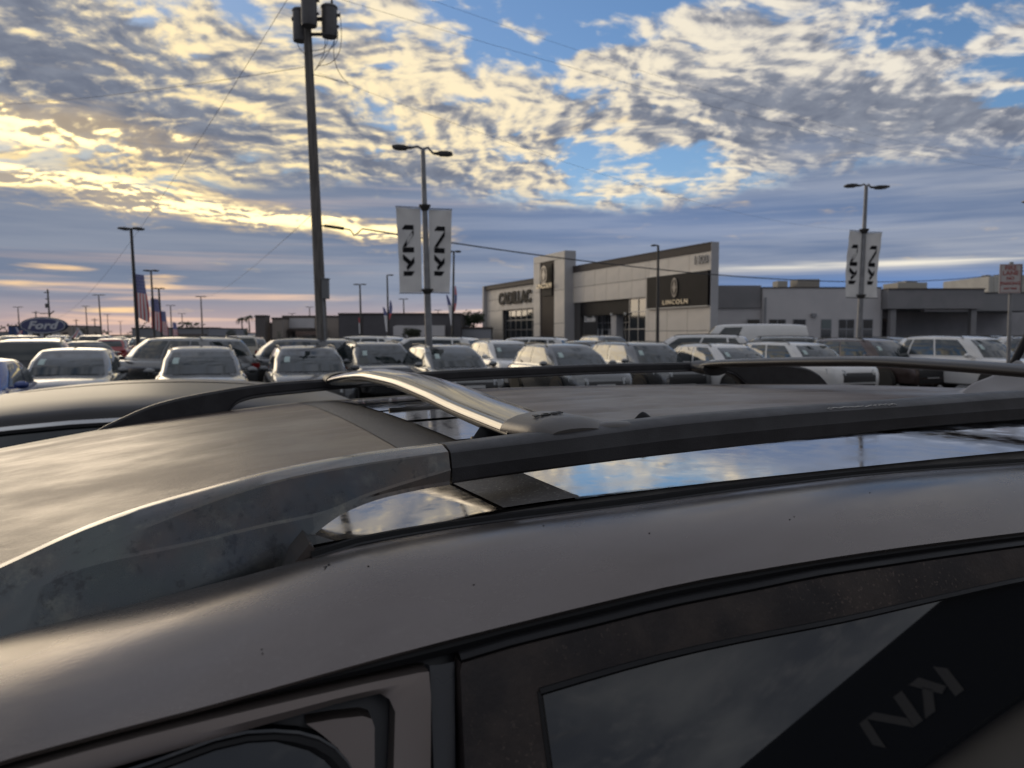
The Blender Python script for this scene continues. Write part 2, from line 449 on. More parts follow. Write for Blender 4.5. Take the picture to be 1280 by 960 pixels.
for u in ug:
    zl = interp(GL, u)
    rows.append([L(u, .4222, zl - .003), L(u, .4205, zl + .0026), L(u, .4172, zl + .0026), L(u, .4158, zl - .001), L(u, .4135, zl - .001), L(u, .4120, zl + .0014), L(u, .4095, zl + .001), L(u, .4085, zl - .006)])
mb.grid(rows); mb.build('gutter_seal', rubber, suv)

# near roof rail: tarnished front foot, black bar
NT = [(-.36, -.245), (-.25, -.188), (-.18, -.155), (-.101, -.122), (-.054, -.103), (-.004, -.090), (.046, -.080), (.104, -.073), (.143, -.0705), (.225, -.065), (.322, -.059), (.433, -.056), (.543, -.054), (.691, -.051), (1.0, -.050), (1.2, -.056), (1.333, -.072), (1.38, -.09), (1.41, -.116), (1.44, -.14)]
NBV = [(-.36, -.247), (-.25, -.197), (-.18, -.166), (-.099, -.132), (-.068, -.119), (-.029, -.104), (.018, -.089), (.052, -.082), (.101, -.0765), (.141, -.0735), (.225, -.0685), (.322, -.0625), (.433, -.0592), (.543, -.0575), (.691, -.0545), (1.0, -.0535), (1.2, -.060), (1.333, -.076), (1.38, -.094), (1.41, -.12), (1.44, -.142)]
NB = [(-.36, -.25), (-.2, -.178), (-.099, -.155), (-.059, -.149), (.001, -.141), (.036, -.1365), (.044, -.131), (.052, -.121), (.061, -.113), (.077, -.104), (.1, -.098), (.133, -.0945), (.267, -.0862), (.358, -.0825), (.443, -.0795), (.563, -.076), (.67, -.075), (1.0, -.076), (1.09, -.078), (1.13, -.088), (1.16, -.108), (1.2, -.118), (1.44, -.145)]
NCR = [(-.36, -.249), (-.2, -.178), (-.098, -.138), (-.057, -.122), (-.007, -.1155), (.027, -.110), (.064, -.105), (.09, -.0965), (.143, -.084)]
def rail_rows(us, foot):
    rows = []
    for u in us:
        zt, zv, zb = interp(NT, u), interp(NBV, u), interp(NB, u)
        k = min(1, max(0, (.13 - u) / .16))                 # flares outwards at the foot
        if foot:
            zc = min(max(interp(NCR, u), zb + .001), zv - .001)
            rows.append([L(u, .487, zb), L(u, .455 - .016 * k, zb), L(u, .4555 - .012 * k, zb + .0022), L(u, .453 - .001 * k, zc), L(u, .4545 - .0005 * k, zc + .0015),
                         L(u, .4575, zv - .001), L(u, .4585, zv), L(u, .4685, zt - .0006), L(u, .472, zt), L(u, .484, zt - .001), L(u, .489, zt - .006)])
        else:
            zc = (zb + zv) / 2
            rows.append([L(u, .487, zb), L(u, .4575, zb), L(u, .4552, zb + .0018), L(u, .4545, zc), L(u, .455, zc + .001),
                         L(u, .4575, zv - .001), L(u, .4588, zv), L(u, .467, zt - .0004), L(u, .471, zt), L(u, .484, zt - .001), L(u, .489, zt - .006)])
    return rows
rail = MB().grid(rail_rows(frange(.1435, 1.44, 110), False), True, True).build('roof_rail', blackp, suv, angle=30)
MB().grid(rail_rows(frange(-.36, .034, 46) + frange(.036, .066, 14) + frange(.069, .142, 20), True), True, True).build('rail_foot', tarn, rail, angle=28)
# light dust caught along the rail, printed lettering worn off
mb = MB()
_bits = random.Random(3)
for k in range(60):
    u = .452 + k * .0012 + _bits.uniform(-.0004, .0004); w = _bits.uniform(.0004, .0011)
    z = interp(NBV, u); d = _bits.uniform(.0, .004)
    p = L(u, .4585 + .0085 * (.15 + d * 130) / 1.0 * .6, z + (interp(NT, u) - z) * (.15 + d * 130) * .6 + .0004)
    mb.box(p, (w, .0006 + _bits.random() * .0012, .0003))
o_ = mb.build('worn_print', mat('pale_worn_print', (.55, .54, .52), .6), rail)
o_['kind'] = 'stuff'

# far roof rail
FT = [(-.17, -.163), (-.147, -.150), (-.068, -.117), (.022, -.099), (.117, -.087), (.246, -.081), (.466, -.070), (.586, -.067), (.808, -.063), (1.023, -.062), (1.2, -.066), (1.333, -.079), (1.38, -.097), (1.41, -.123), (1.44, -.15)]
FB = [(-.17, -.19), (.036, -.15), (.042, -.138), (.058, -.122), (.089, -.1135), (.15, -.108), (.261, -.100), (.35, -.096), (.466, -.092), (.586, -.0885), (.808, -.084), (1.023, -.083), (1.09, -.084), (1.13, -.094), (1.16, -.115), (1.2, -.13), (1.44, -.19)]
def far_rows(us):
    rows = []
    for u in us:
        zt, zb = interp(FT, u), interp(FB, u)
        if u < .04: zb = interp(EF, u) - .015
        h = zt - zb
        rows.append([L(u, 1.436, zb), L(u, 1.433, zb + .002), L(u, 1.436, zb + .006), L(u, 1.4345, zb + .007), L(u, 1.4345, zt - .004), L(u, 1.438, zt), L(u, 1.455, zt), L(u, 1.462, zt - .005), L(u, 1.462, zb)])
    return rows
frail = MB().grid(far_rows(frange(-.17, .034, 24) + frange(.038, .1, 16) + frange(.11, 1.44, 90)), True, True).build('roof_rail', blackp, suv, angle=30)

# crossbars (aero section, bowed)
def crossbar(u0, ztab, chord, thick, m, v0, v1, name='crossbar', tilt=0.0):
    mb = MB(); rows = []
    for v in frange(v0, v1, 40):
        zt = interp(ztab, v); row = []
        for k in range(20):
            a = 2 * pi * k / 20
            x = chord / 2 * cos(a); y = thick / 2 * (abs(sin(a)) ** .8) * (1 if sin(a) > 0 else -1)
            y *= 1 - .35 * (x / chord * 2 > 0) * (x / chord * 2)
            row.append(L(u0 + x, v, zt - thick / 2 + y + tilt * x))
        rows.append(row)
    mb.grid(rows, True, True)
    return mb.build(name, m, suv, angle=60)
B1 = [(.47, -.0625), (.55, -.0605), (.66, -.0565), (.75, -.0515), (.9, -.0465), (1.04, -.0475), (1.2, -.056), (1.34, -.068), (1.42, -.077)]
bar1 = crossbar(.236, B1, .064, .021, alu, .515, 1.405)
B2 = [(.47, -.052), (.6, -.044), (.7, -.0405), (.8, -.0375), (.93, -.0355), (1.05, -.039), (1.2, -.0455), (1.366, -.055), (1.44, -.069)]
bar2 = crossbar(1.035, B2, .060, .018, mat('black_crossbar', (.030, .028, .028), .38, 0.0, rvar=.12), .50, 1.41)
def clamp_(u0, v0, v1, zc, chord, h, parent, m, name='end_clamp'):
    mb = MB(); rows = []
    for i, v in enumerate(frange(v0, v1, 12)):
        t = i / 12
        w = chord * (1 - .10 * t) * (1 - max(0, t - .7) ** 2 * 3.5); hh = h * (1 - .15 * t) * (1 - max(0, t - .6) ** 2 * 4)
        rows.append([L(u0 + w / 2 * cos(2 * pi * k / 20), v, zc(t) + hh / 2 * sin(2 * pi * k / 20)) for k in range(20)])
    mb.grid(rows, True, True)
    return mb.build(name, m, parent, angle=50)
c1 = clamp_(.238, .528, .464, lambda t: -.0705 + .003 * t, .069, .0255, bar1, endcap)
mb = MB(); rows = []                                            # low moulded wedge that grips the rail top
for i in range(9):
    t = i / 8; rr = sin(pi * (.10 + .80 * t)) ** .5
    rows.append([L(.252 + .034 * t, .472 + .010 * rr * cos(2 * pi * k / 12), -.0668 + .0035 * t + .0060 * rr * (1 - .6 * t) * sin(2 * pi * k / 12)) for k in range(12)])
mb.grid(rows, True, True); mb.build('rail_jaw', endcap, bar1)
clamp_(.238, 1.385, 1.465, lambda t: -.083 + .002 * t, .070, .03, bar1, blackp)
clamp_(1.035, 1.38, 1.468, lambda t: -.074 + .003 * t, .066, .032, bar2, blackp)
clamp_(1.035, .53, .46, lambda t: -.062 + .003 * t, .066, .03, bar2, blackp)
text_mesh('ROSS', .0095, .0004, 'maker_print', rubber, bar1, L(.229, .498, -.0570), (R(2), R(-6), R(-4)), 1.0, bold=.0003)

# small rubber stops on the roof beside the near rail
for (u, v, l, h) in ((.214, .575, .045, .036), (.400, .648, .034, .019)):
    mb = MB(); rows = []
    for i in range(11):
        t = i / 10; hh = h * (max(.04, min(1, t / .55)) ** .9 if t < .55 else sqrt(max(.02, 1 - ((t - .55) / .45) ** 2))); w = .010 * (.5 + .5 * t)
        z0 = roof_z(u, v)
        rows.append([L(u - l * .6 + l * t, v + w * cos(a), z0 + hh * (sin(a) if sin(a) > 0 else .15 * sin(a))) for a in [2 * pi * k / 12 for k in range(12)]])
    mb.grid(rows, True, True); mb.build('rubber_stop', rubber, suv)
# shark fin aerial on the tail of the roof
mb = MB(); rows = []
for i in range(21):
    t = i / 20; u = 1.17 + .20 * t
    h = interp([(0, .004), (.12, .020), (.35, .034), (.55, .052), (.68, .062), (.76, .055), (.86, .036), (1, .022)], t)
    w = interp([(0, .012), (.2, .036), (.6, .042), (1, .034)], t); z0 = roof_z(u, .90) - .002
    rows.append([L(u, .90 + w * s_ * (1 - abs(c_) ** 1.5 * .0), z0 + h * c_) for s_, c_ in ((-1, 0), (-.95, .18), (-.70, .38), (-.32, .62), (-.12, .9), (0, 1), (.12, .9), (.32, .62), (.70, .38), (.95, .18), (1, 0))])
mb.grid(rows); mb.build('roof_aerial', mat('grey_aerial_paint', (.22, .21, .21), .42, .3), suv, angle=70)

# doors on the near side: everything lies on a plane that leans out towards the sill
def D(u, z, off=0.0): return L(u, vplane(z) - off, z)
def sheet(poly, name, m, off, th=.006, parent=suv):
    mb = MB(); n = len(poly)
    mb.add([D(u, z, off) for u, z in poly] + [D(u, z, off - th) for u, z in poly],
           [tuple(range(n)), tuple(range(2 * n - 1, n - 1, -1))] + [(i, i + n, (i + 1) % n + n, (i + 1) % n) for i in range(n)])
    return mb.build(name, m, parent, smooth_=False)
def strip(outer, inner, name, m, off, th=.006, parent=suv, crown=.0):
    mb = MB(); rows = []
    for (a, b), (c, d) in zip(outer, inner):
        rows.append([D(a, b, off - th), D(a, b, off), D((a + c) / 2, (b + d) / 2, off + crown), D(c, d, off), D(c, d, off - th)])
    mb.grid(rows); return mb.build(name, m, parent, angle=35)
ZLOW = -.60
# black backing behind the doors, doors' lower halves
sheet([(u, interp(SU, u) - .001) for u in frange(-.42, 2.1, 60)] + [(2.1, ZLOW), (-.42, ZLOW)], 'body_side', inner_dark, -.012, .01)
seam_o = [(u, interp(SU, u) - .0005) for u in frange(-.4, 2.1, 110)]; seam_i = [(u, interp(SL, u) + .0022) for u in frange(-.4, 2.1, 110)]
strip(seam_o, seam_i, 'door_seal', rubber, -.003, .006, crown=.0015)
rd_o = [(u, interp(SL, u) + .0026) for u in frange(.098, 2.1, 90)]; rd_i = [(u, interp(SL, u) - .0002) for u in frange(.098, 2.1, 90)]
strip(rd_o, rd_i, 'drip_bead', rubber, .001, .006, crown=.0015)

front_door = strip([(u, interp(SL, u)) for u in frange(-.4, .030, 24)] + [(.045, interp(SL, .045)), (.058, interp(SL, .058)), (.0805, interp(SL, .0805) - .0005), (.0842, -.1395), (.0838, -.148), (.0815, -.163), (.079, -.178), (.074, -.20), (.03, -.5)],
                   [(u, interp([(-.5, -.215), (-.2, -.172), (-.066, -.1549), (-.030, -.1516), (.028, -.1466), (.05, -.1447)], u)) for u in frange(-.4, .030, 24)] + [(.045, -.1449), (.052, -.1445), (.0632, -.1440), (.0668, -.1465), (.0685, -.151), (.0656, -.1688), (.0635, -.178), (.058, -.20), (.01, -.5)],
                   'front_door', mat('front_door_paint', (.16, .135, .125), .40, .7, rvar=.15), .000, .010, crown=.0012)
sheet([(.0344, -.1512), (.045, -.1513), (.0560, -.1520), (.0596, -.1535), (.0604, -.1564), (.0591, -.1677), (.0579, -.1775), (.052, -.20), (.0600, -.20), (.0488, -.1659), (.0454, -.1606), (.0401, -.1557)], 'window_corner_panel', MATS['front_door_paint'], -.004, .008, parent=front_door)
gp = [(-.40, -.2175), (-.2, -.1835), (-.0424, -.157), (-.0199, -.1541), (.0012, -.1508), (.0126, -.1504), (.0223, -.1515), (.0313, -.1535), (.0385, -.1564), (.0442, -.1604), (.0488, -.1659), (.0546, -.1769), (.056, -.20), (.02, -.45), (-.5, -.45)]
sheet([(a, b + .001) for a, b in gp], 'window_pane', tint, -.003, .004, parent=front_door)
strip(gp[:13], [(a - (.004 if a > .03 else 0), b - .0022) for a, b in gp[:13]], 'window_seal', rubber, -.001, .004, parent=front_door, crown=.001)
MB().grid([[D(u, z, o) for u, o in ((.0842 - s_ * .1, -.006), (.0855 - s_ * .1, -.003), (.0905 - s_ * .11, -.002), (.0965 - s_ * .16, -.003), (.0975 - s_ * .16, -.006))] for z, s_ in ((-.1385, 0), (-.16, .0215 * 1), (-.18, .0415), (-.25, .11), (-.5, .36))]).build('door_gap_seal', mat('grey_black_rubber', (.020, .021, .025), .35, rvar=.2), suv)
# rear door: dusty black frame, dark window
wt = [(.1306, -.1525), (.1574, -.1504), (.1913, -.1483), (.2322, -.1471), (.2974, -.1466), (.3667, -.1447), (.4457, -.1429), (.7, -.149), (1.1, -.163), (1.5, -.19)]
n_ = 60
fo = [(.0905, -.20), (.0945, -.165), (.0972, -.1405)] + [(u, interp(SL, u) - .0004) for u in frange(.0985, 1.5, n_)] + [(1.52, -.20), (1.53, -.5)]
fi = [(.1285, -.20), (.1295, -.1800), (.1300, -.1600)] + [(u, interp(wt, u)) for u in frange(.1306, 1.40, n_)] + [(1.42, -.21), (1.43, -.5)]
rear_door = strip([(.055, -.5)] + fo, [(.115, -.5)] + fi, 'rear_door', dustytrim, .0015, .010, crown=.0006)
wi = [(u, interp(wt, u)) for u in frange(.1306, 1.40, n_)]
strip([(a, b + .0012) for a, b in wi], [(a, b - .0014) for a, b in wi], 'window_seal', rubber, .0026, .006, parent=rear_door, crown=.0012)
strip([(.1296, -.1525), (.1290, -.1661), (.1283, -.18), (.127, -.2), (.113, -.5)], [(.1320, -.1525), (.1314, -.1661), (.1308, -.18), (.129, -.2), (.116, -.5)], 'window_seal', rubber, .0020, .006, parent=rear_door, crown=.0008)
sheet([(.127, -.21), (.1300, -.160), (.1304, -.1530)] + [(u, interp(wt, u) + .0005) for u in frange(.134, 1.40, n_)] + [(1.43, -.5), (.112, -.5)], 'window_pane', tint, -.002, .004, parent=rear_door)
# chips and specks on the panel
mb = MB()
for (u, t, l, a) in ((.0535, .32, .0035, .9), (.0555, .30, .002, -.6), (.31, .68, .002, .5), (.315, .66, .001, 1), (.22, .62, .001, 0), (.115, .75, .001, .3), (.02, .8, .0012, 1), (.17, .35, .0012, 2), (.39, .5, .0012, .4), (.072, .45, .0012, .2)):
    zg, zs = interp(GL, u), interp(SU, u); vs_ = vplane(zs); vg = .411
    z = zg + (zs - zg) * t + (.012 * (1 - (2 * t - 1) ** 2) + .004 * t * (1 - t)) * (1 - .35 * t)
    mb.box(L(u, vg + (vs_ - vg) * t, z + .0001), (l * .7, .0005, .0003), Matrix.Rotation(a, 3, 'Z'))
o_ = mb.build('paint_chip', rubber, suv); o_['kind'] = 'stuff'

# the rest of the body, out of the frame: windscreen, bonnet, flanks, far side, wheels
mb = MB()
tub = []
for u, zt, hw in ((-2.55, .72, .70), (-2.50, .88, .82), (-2.2, 1.00, .90), (-1.5, 1.10, .93), (-1.0, 1.17, .94), (0, 1.20, .94), (1.2, 1.22, .94), (2.1, 1.22, .92), (2.35, 1.18, .84), (2.42, .95, .78)):
    tub.append([(u - U0, y * hw, z) for y, z in ((-.80, .28), (-.97, .36), (-1, .62), (-.985, zt - .12), (-.94, zt - .02), (-.6, zt + .01), (0, zt + .025), (.6, zt + .01), (.94, zt - .02), (.985, zt - .12), (1, .62), (.97, .36), (.80, .28))])
mb.grid(tub, True, True); body = mb.build('body', paint, suv)
mb = MB()
mb.grid([[L(-.52, v, roof_z(-.52, v) - .002) for v in frange(.43, 1.45, 12)], [(-1.35 - U0, (v - .94) * 1.45, 1.14 + .02 * (1 - ((v - .94) / .51) ** 2)) for v in frange(.43, 1.45, 12)]])
mb.build('windscreen', tint, suv)
mb = MB()
mb.grid([[L(2.30, v, roof_z(2.30, v) - .002) for v in frange(.43, 1.45, 12)], [(2.38 - U0, (v - .94) * 1.6, 1.15) for v in frange(.43, 1.45, 12)]])
mb.build('rear_window', tint, suv)
mb = MB()                                                     # far cant rail and far windows
mb.grid([[L(u, 1.45, interp(EF, u)), L(u, 1.50, interp(EF, u) - .012), L(u, 1.565, interp(EF, u) - .035)] for u in frange(-.52, 2.3, 40)])
mb.build('cant_rail_panel', paint, suv)
mb = MB(); mb.grid([[L(u, 1.562, interp(EF, u) - .036), L(u, 1.80, -.60)] for u in frange(-.52, 2.3, 30)]); mb.build('window_pane', tint, suv)
for u in (-1.75, 1.35):
    for s_ in (-1, 1):
        w = MB().lathe([(.24, -.11), (.34, -.11), (.36, -.07), (.36, .07), (.34, .11), (.24, .11)], (0, 0, 0), 'y', 28).build('wheel', rubber, suv, loc=(u - U0, s_ * .86, .36))
        MB().lathe([(.0, -.05), (.24, -.10), (.24, .10), (.0, .05)], (0, 0, 0), 'y', 20).build('rim', alu, w)

# ------------------------------------------------------------------ ground
def at(px, Y, py=418.0):
    """world point at depth Y on the sight line of photo column px / row py (1280 x 960)"""
    return Vector(((px - 640) / 960 * Y, Y, EYE + (418 - py) / 960 * Y))
asphalt = mat('asphalt', (.055, .054, .053), .85, alt=(.038, .038, .039), vscale=.35, bump=.3, bscale=18, rvar=.2)
mb = MB(); g = 3000
xs = [-g, -400, -120, -40, -15, 0, 15, 40, 120, 400, g]
mb.grid([[(x, y, 0) for x in xs] for y in xs]); tag(mb.build('ground', asphalt, smooth_=False), kind='structure')
white_line = mat('white_paint_line', (.62, .61, .58), .7, alt=(.40, .39, .38), vscale=3)
RD = Vector((sin(R(22)), -cos(R(22)), 0)); RS = Vector((cos(R(22)), sin(R(22)), 0))      # stalls point this way / run that way
mb = MB()
for k in range(-2, 14):
    p = at(90, 16) + RS * (k * 2.5 - 1.2); p.z = .004
    q = p + RD * 2.6; p = p - RD * 2.4; w = RS * .05
    mb.add([tuple(p - w), tuple(p + w), tuple(q + w), tuple(q - w)], [(0, 1, 2, 3)])
tag(mb.build('parking_lines', white_line, smooth_=False), kind='structure')

# ------------------------------------------------------------------ main dealership
panelw = mat('warm_white_cladding', (.80, .715, .61), .55, alt=(.73, .66, .565), vscale=.5, vlo=.3, vhi=.7, rvar=.1)
panelg = mat('grey_cladding', (.46, .45, .45), .55, alt=(.42, .41, .415), vscale=.4)
coping = mat('dark_bronze_coping', (.080, .066, .060), .6, 0.0, .2, rvar=.1)
darkp = mat('charcoal_cladding', (.022, .019, .019), .6, 0.0, .15, alt=(.017, .015, .015), vscale=1.0)
joint = mat('dark_joint', (.09, .085, .08), .8)  # plain dark wall behind the cladding, visible in the gaps between panels
glassb = mat('shopfront_glass', (.020, .026, .030), .06, 0.0, 1.0, alt=(.03, .036, .04), vscale=.6)
frame_m = mat('aluminium_frame', (.30, .30, .31), .4, .7)
letter_k = mat('black_letters', (.012, .012, .014), .6, 0.0, .15)
letter_w = mat('brass_letters', (.72, .62, .45), .35, .3)
letter_g = mat('grey_letters', (.25, .25, .26), .4, .2)
emblem_m = mat('pewter_emblem', (.16, .15, .145), .35, .6)

C0 = at(888, 61); C0.z = 0
FD = Vector((-.389, .921, 0)).normalized()                # the front recedes to the left
FN = Vector((-FD.y, FD.x, 0)); FN = FN if FN.y < 0 else -FN
FANG = atan2(FD.y, FD.x)
def fs(px):
    q = (px - 640) / 960
    return (C0.x - q * C0.y) / (q * FD.y - FD.x)
def fz(px, py):
    s = fs(px); return EYE + (418 - py) / 960 * (C0.y + FD.y * s)
# building axes: local x = along the front (to the left), local y = into the building, z up
bld = thing('car_dealership', 'warm white car dealership with a tower, black sign panel and glass front', 'building', tuple(C0), FANG)
INY = Vector((-FD.y, FD.x, 0))                            # local +y in world
into = 1 if INY.dot(FN) < 0 else -1                        # sign of local y that goes inside
def fbox(mb, s0, s1, z0, z1, d0, d1):
    """box on the front: s along, z up, d = depth into the building (negative stands proud)"""
    a, b = sorted((d0 * into, d1 * into))
    return mb.box(((s0 + s1) / 2, (a + b) / 2, (z0 + z1) / 2), (abs(s1 - s0), b - a, z1 - z0))
HM, HW, HT = 9.0, 8.35, 10.7
S_T0, S_T1 = fs(716), fs(677)
S_END = fs(609)
shell = MB()
so0, so1, sl0, sl1 = fs(806), fs(723), fs(676), fs(628)
fbox(shell, .05, so0, 0, HM - .1, .16, .6); fbox(shell, so0, so1, 5.15, HM - .1, .16, .6); fbox(shell, so1, S_T0, 0, HM - .1, .16, .6)
fbox(shell, so0, so1, 5.15, 5.5, .6, 8); fbox(shell, so0 - .2, so1 + .2, 0, 5.5, 7.5, 8)
fbox(shell, S_T1, sl0, 0, HW - .1, .16, .6); fbox(shell, sl0, sl1, 4.92, HW - .1, .16, .6); fbox(shell, sl1, S_END - .05, 0, HW - .1, .16, .6)
fbox(shell, S_T1, S_END, 0, 6, 5, 14); fbox(shell, sl0, sl1, 4.92, 5.2, .6, 5)
fbox(shell, S_T0 + .1, S_T1 - .1, 0, HT - .1, -.85, .3)
shell.build('wall', joint, bld, smooth_=False)
fin = MB(); fbox(fin, -.05, 0, 0, HM + .06, -.10, .62); fin.build('end_wall', panelg, bld, smooth_=False)
fin = MB(); fbox(fin, S_END, S_END + .5, 0, HW + .05, -.5, 6); fin.build('end_wall', panelg, bld, smooth_=False)
cp = MB(); fbox(cp, .0, S_T0, HM - .62, HM, -.06, .1); fbox(cp, .0, S_T0, HM, HM + .08, -.10, .62)
cp.build('coping', coping, bld, smooth_=False)
cp = MB(); fbox(cp, S_T1, S_END, HW - .5, HW, -.3, .1); fbox(cp, S_T1, S_END, HW, HW + .08, -.35, 2)
cp.build('coping', coping, bld, smooth_=False)
pan_cache = {}
def panels(s_edges, z_edges, m, d=0.0, t=.14, parent=bld, gap=.022, name='panel'):
    for a, b in zip(s_edges[:-1], s_edges[1:]):
        for c, e in zip(z_edges[:-1], z_edges[1:]):
            w, h = b - a - gap * 2, e - c - gap * 2
            if w < .1 or h < .1: continue
            key = (round(w, 3), round(h, 3), m.name, t)
            if key not in pan_cache:
                o = MB().box((0, 0, 0), (w, t, h)).build(name, m, parent, smooth_=False); pan_cache[key] = o.data
            else:
                o = bpy.data.objects.new(name, pan_cache[key]); COL.objects.link(o); o.parent = parent
            o.location = ((a + b) / 2, (d + t / 2) * into, (c + e) / 2)
s_sg0, s_sg1 = fs(886), fs(810)                            # black sign panel
z_sg0, z_sg1 = 4.1, 6.85
Z_OP = 5.15                                                # top of the shop front opening
s_op0, s_op1 = fs(806), fs(723)
panels([.02] + [s_sg0 + (s_sg1 - s_sg0) * k / 3 for k in range(4)][1:] + [s_op0], [0, 2.1, 4.1], panelw)
panels([.02] + [s_sg1 * k / 3 for k in (1, 2, 3)] + [s_op0], [6.85, 8.38], panelw)
panels([s_sg1, s_op0], [4.1, 6.85], panelw)
ns = 6
panels([s_op0 + (S_T0 - s_op0) * k / ns for k in range(ns + 1)], [5.15, 6.8, 8.38], panelw)
panels([s_op1, S_T0], [0, 2.6, 5.15], panelg, .5)
sg = MB(); fbox(sg, s_sg0, s_sg1, z_sg0, z_sg1, -.22, .2); sg.build('sign_panel', darkp, bld, smooth_=False)
lb = MB(); fbox(lb, s_sg0, s_sg1, z_sg0 - .07, z_sg0, -.26, .0); fbox(lb, s_sg0, s_sg1, z_sg1, z_sg1 + .07, -.26, .0)
lb.build('sign_trim', mat('pale_sign_trim', (.72, .68, .60), .4), bld, smooth_=False)
TXR = (R(90), 0, pi if into > 0 else 0)
def ftext(body, px, py, size, m, d, name='lettering', sx=1.0, spacing=1.0, bold=.01):
    return text_mesh(body, size, .04, name, m, bld, (fs(px), d * into, fz(px, py)), (R(90), 0, 0 if into > 0 else pi), spacing, bold=bold, sx=sx)
# which way the letters must face: outwards along FN
def face_text(o):
    # local front is -y (rotated 90 about x) ; flip so that it reads from the street
    o.rotation_euler = (R(90), 0, pi) if into < 0 else (R(90), 0, 0)
for args in (('LINCOLN', 846, 378, .52, letter_w, -.26, 'lettering', 1.4, 1.25), ('CADILLAC', 643.5, 373, 2.0, letter_k, -.12, 'lettering', 1.1, 1.0, .10), ('1400', 874.5, 326, .95, letter_g, -.08), ('LINCOLN', 694, 358.5, .75, letter_w, -1.45, 'lettering', 1.2)):
    face_text(ftext(*args))
def emblem(px, py, hgt, wid, d):
    s, z = fs(px), fz(px, py); mb = MB(); n = 28
    def ring(k): return [(s + wid / 2 * k * cos(2 * pi * i / n), z + hgt / 2 * k * sin(2 * pi * i / n)) for i in range(n)]
    o_, i_ = ring(1), ring(.80)
    mb.add([(a, d * into, b) for a, b in o_] + [(a, d * into, b) for a, b in i_] + [(a, (d + .06) * into, b) for a, b in o_] + [(a, (d + .06) * into, b) for a, b in i_],
           [(k, (k + 1) % n, n + (k + 1) % n, n + k) for k in range(n)] + [(k, 2 * n + k, 2 * n + (k + 1) % n, (k + 1) % n) for k in range(n)] + [(n + k, n + (k + 1) % n, 3 * n + (k + 1) % n, 3 * n + k) for k in range(n)])
    mb.box((s, (d + .03) * into, z), (wid * .10, .05, hgt * .98)); mb.box((s, (d + .031) * into, z), (wid * .98, .05, hgt * .05))
    mb.prism([(s - wid * .28, z), (s, z + hgt * .40), (s + wid * .28, z), (s, z - hgt * .40)], d * into + .005, (d + .05) * into)
    mb.build('emblem', emblem_m, bld, smooth_=False)
emblem(845, 360, 1.65, .85, -.30)
emblem(694, 345, 2.1, 1.6, -1.50)
# tower cladding
pw = (S_T1 - S_T0)
for a, b in ((S_T0, fs(703)), (fs(685), S_T1)):
    panels([a, b], [0, 3.0, 6.6, 9.9], panelw, -1.05, .2)
panels([S_T0, S_T1], [9.9, HT], panelw, -1.05, .2)
sd = MB(); fbox(sd, S_T0 - .02, S_T0 + .2, 0, HT + .02, -1.0, .3); sd.build('tower_side', panelg, bld, smooth_=False)
ts = MB(); fbox(ts, fs(703), fs(685), 0, 9.9, -.95, -.5); ts.build('tower_inset', mat('brown_inset', (.036, .026, .023), .6, 0.0, .15, alt=(.044, .032, .028), vscale=.7), bld, smooth_=False)
tt = MB(); fbox(tt, fs(700), fs(688), 6.1, 9.6, -1.05, -.96); tt.build('tower_sign', darkp, bld, smooth_=False)
# shop front of the main block: charcoal fascia, glass, doors, columns
z_f = 3.75
ff = MB(); fbox(ff, fs(783), s_op1, z_f, Z_OP, .25, 1.4); ff.build('fascia', darkp, bld, smooth_=False)
gl = MB(); fbox(gl, s_op0, fs(783), .2, Z_OP, .3, .36); gl.build('display_window', glassb, bld, smooth_=False)
def mull(ss, zs, s0, s1, z0, z1, d, name='window_frame', w=.09):
    mb = MB()
    for s in ss: fbox(mb, s - w / 2, s + w / 2, z0, z1, d - .06, d + .04)
    for z in zs: fbox(mb, s0, s1, z - w / 2, z + w / 2, d - .05, d + .03)
    return mb.build(name, frame_m, bld, smooth_=False)
mull([s_op0 + .05, (s_op0 + fs(783)) / 2, fs(783) - .05], [.3, 2.3, 3.9, Z_OP - .05], s_op0, fs(783), .2, Z_OP, .30)
gl = MB(); fbox(gl, fs(783), s_op1 - .6, .2, z_f, 2.0, 2.06); gl.build('display_window', glassb, bld, smooth_=False)
mull([fs(783) + (s_op1 - .6 - fs(783)) * k / 8 for k in range(9)], [.3, 2.3, 3.0], fs(783), s_op1 - .6, .2, z_f, 2.0)
for px in (745, 731):
    d_ = MB(); fbox(d_, fs(px) - .45, fs(px) + .45, .05, 2.3, 1.85, 1.95); o_ = d_.build('door', glassb, bld, smooth_=False)
    mb = MB()
    for s in (-.45, .45): fbox(mb, fs(px) + s - .06, fs(px) + s + .06, .05, 2.35, 1.78, 1.9)
    mb.build('door_frame', mat('white_door_frame', (.6, .6, .6), .5), o_, smooth_=False)
col_ = MB(); fbox(col_, fs(761) - .5, fs(761) + .5, 0, z_f, .5, 1.3); col_.build('column', panelg, bld, smooth_=False)
text_mesh('Lincoln', .8, .02, 'lettering', mat('pale_lettering', (.6, .6, .6), .5), bld, (fs(735), .2 * into, 3.35), (R(90), 0, pi if into < 0 else 0), bold=.02)
for px in (764, 781):
    MB().lathe([(0, 0), (.13, 0), (.13, .22), (0, .22)], (fs(px), .0, z_f - .1), n=10).build('wall_lamp', mat('pale_lamp', (.7, .68, .62), .4), bld)
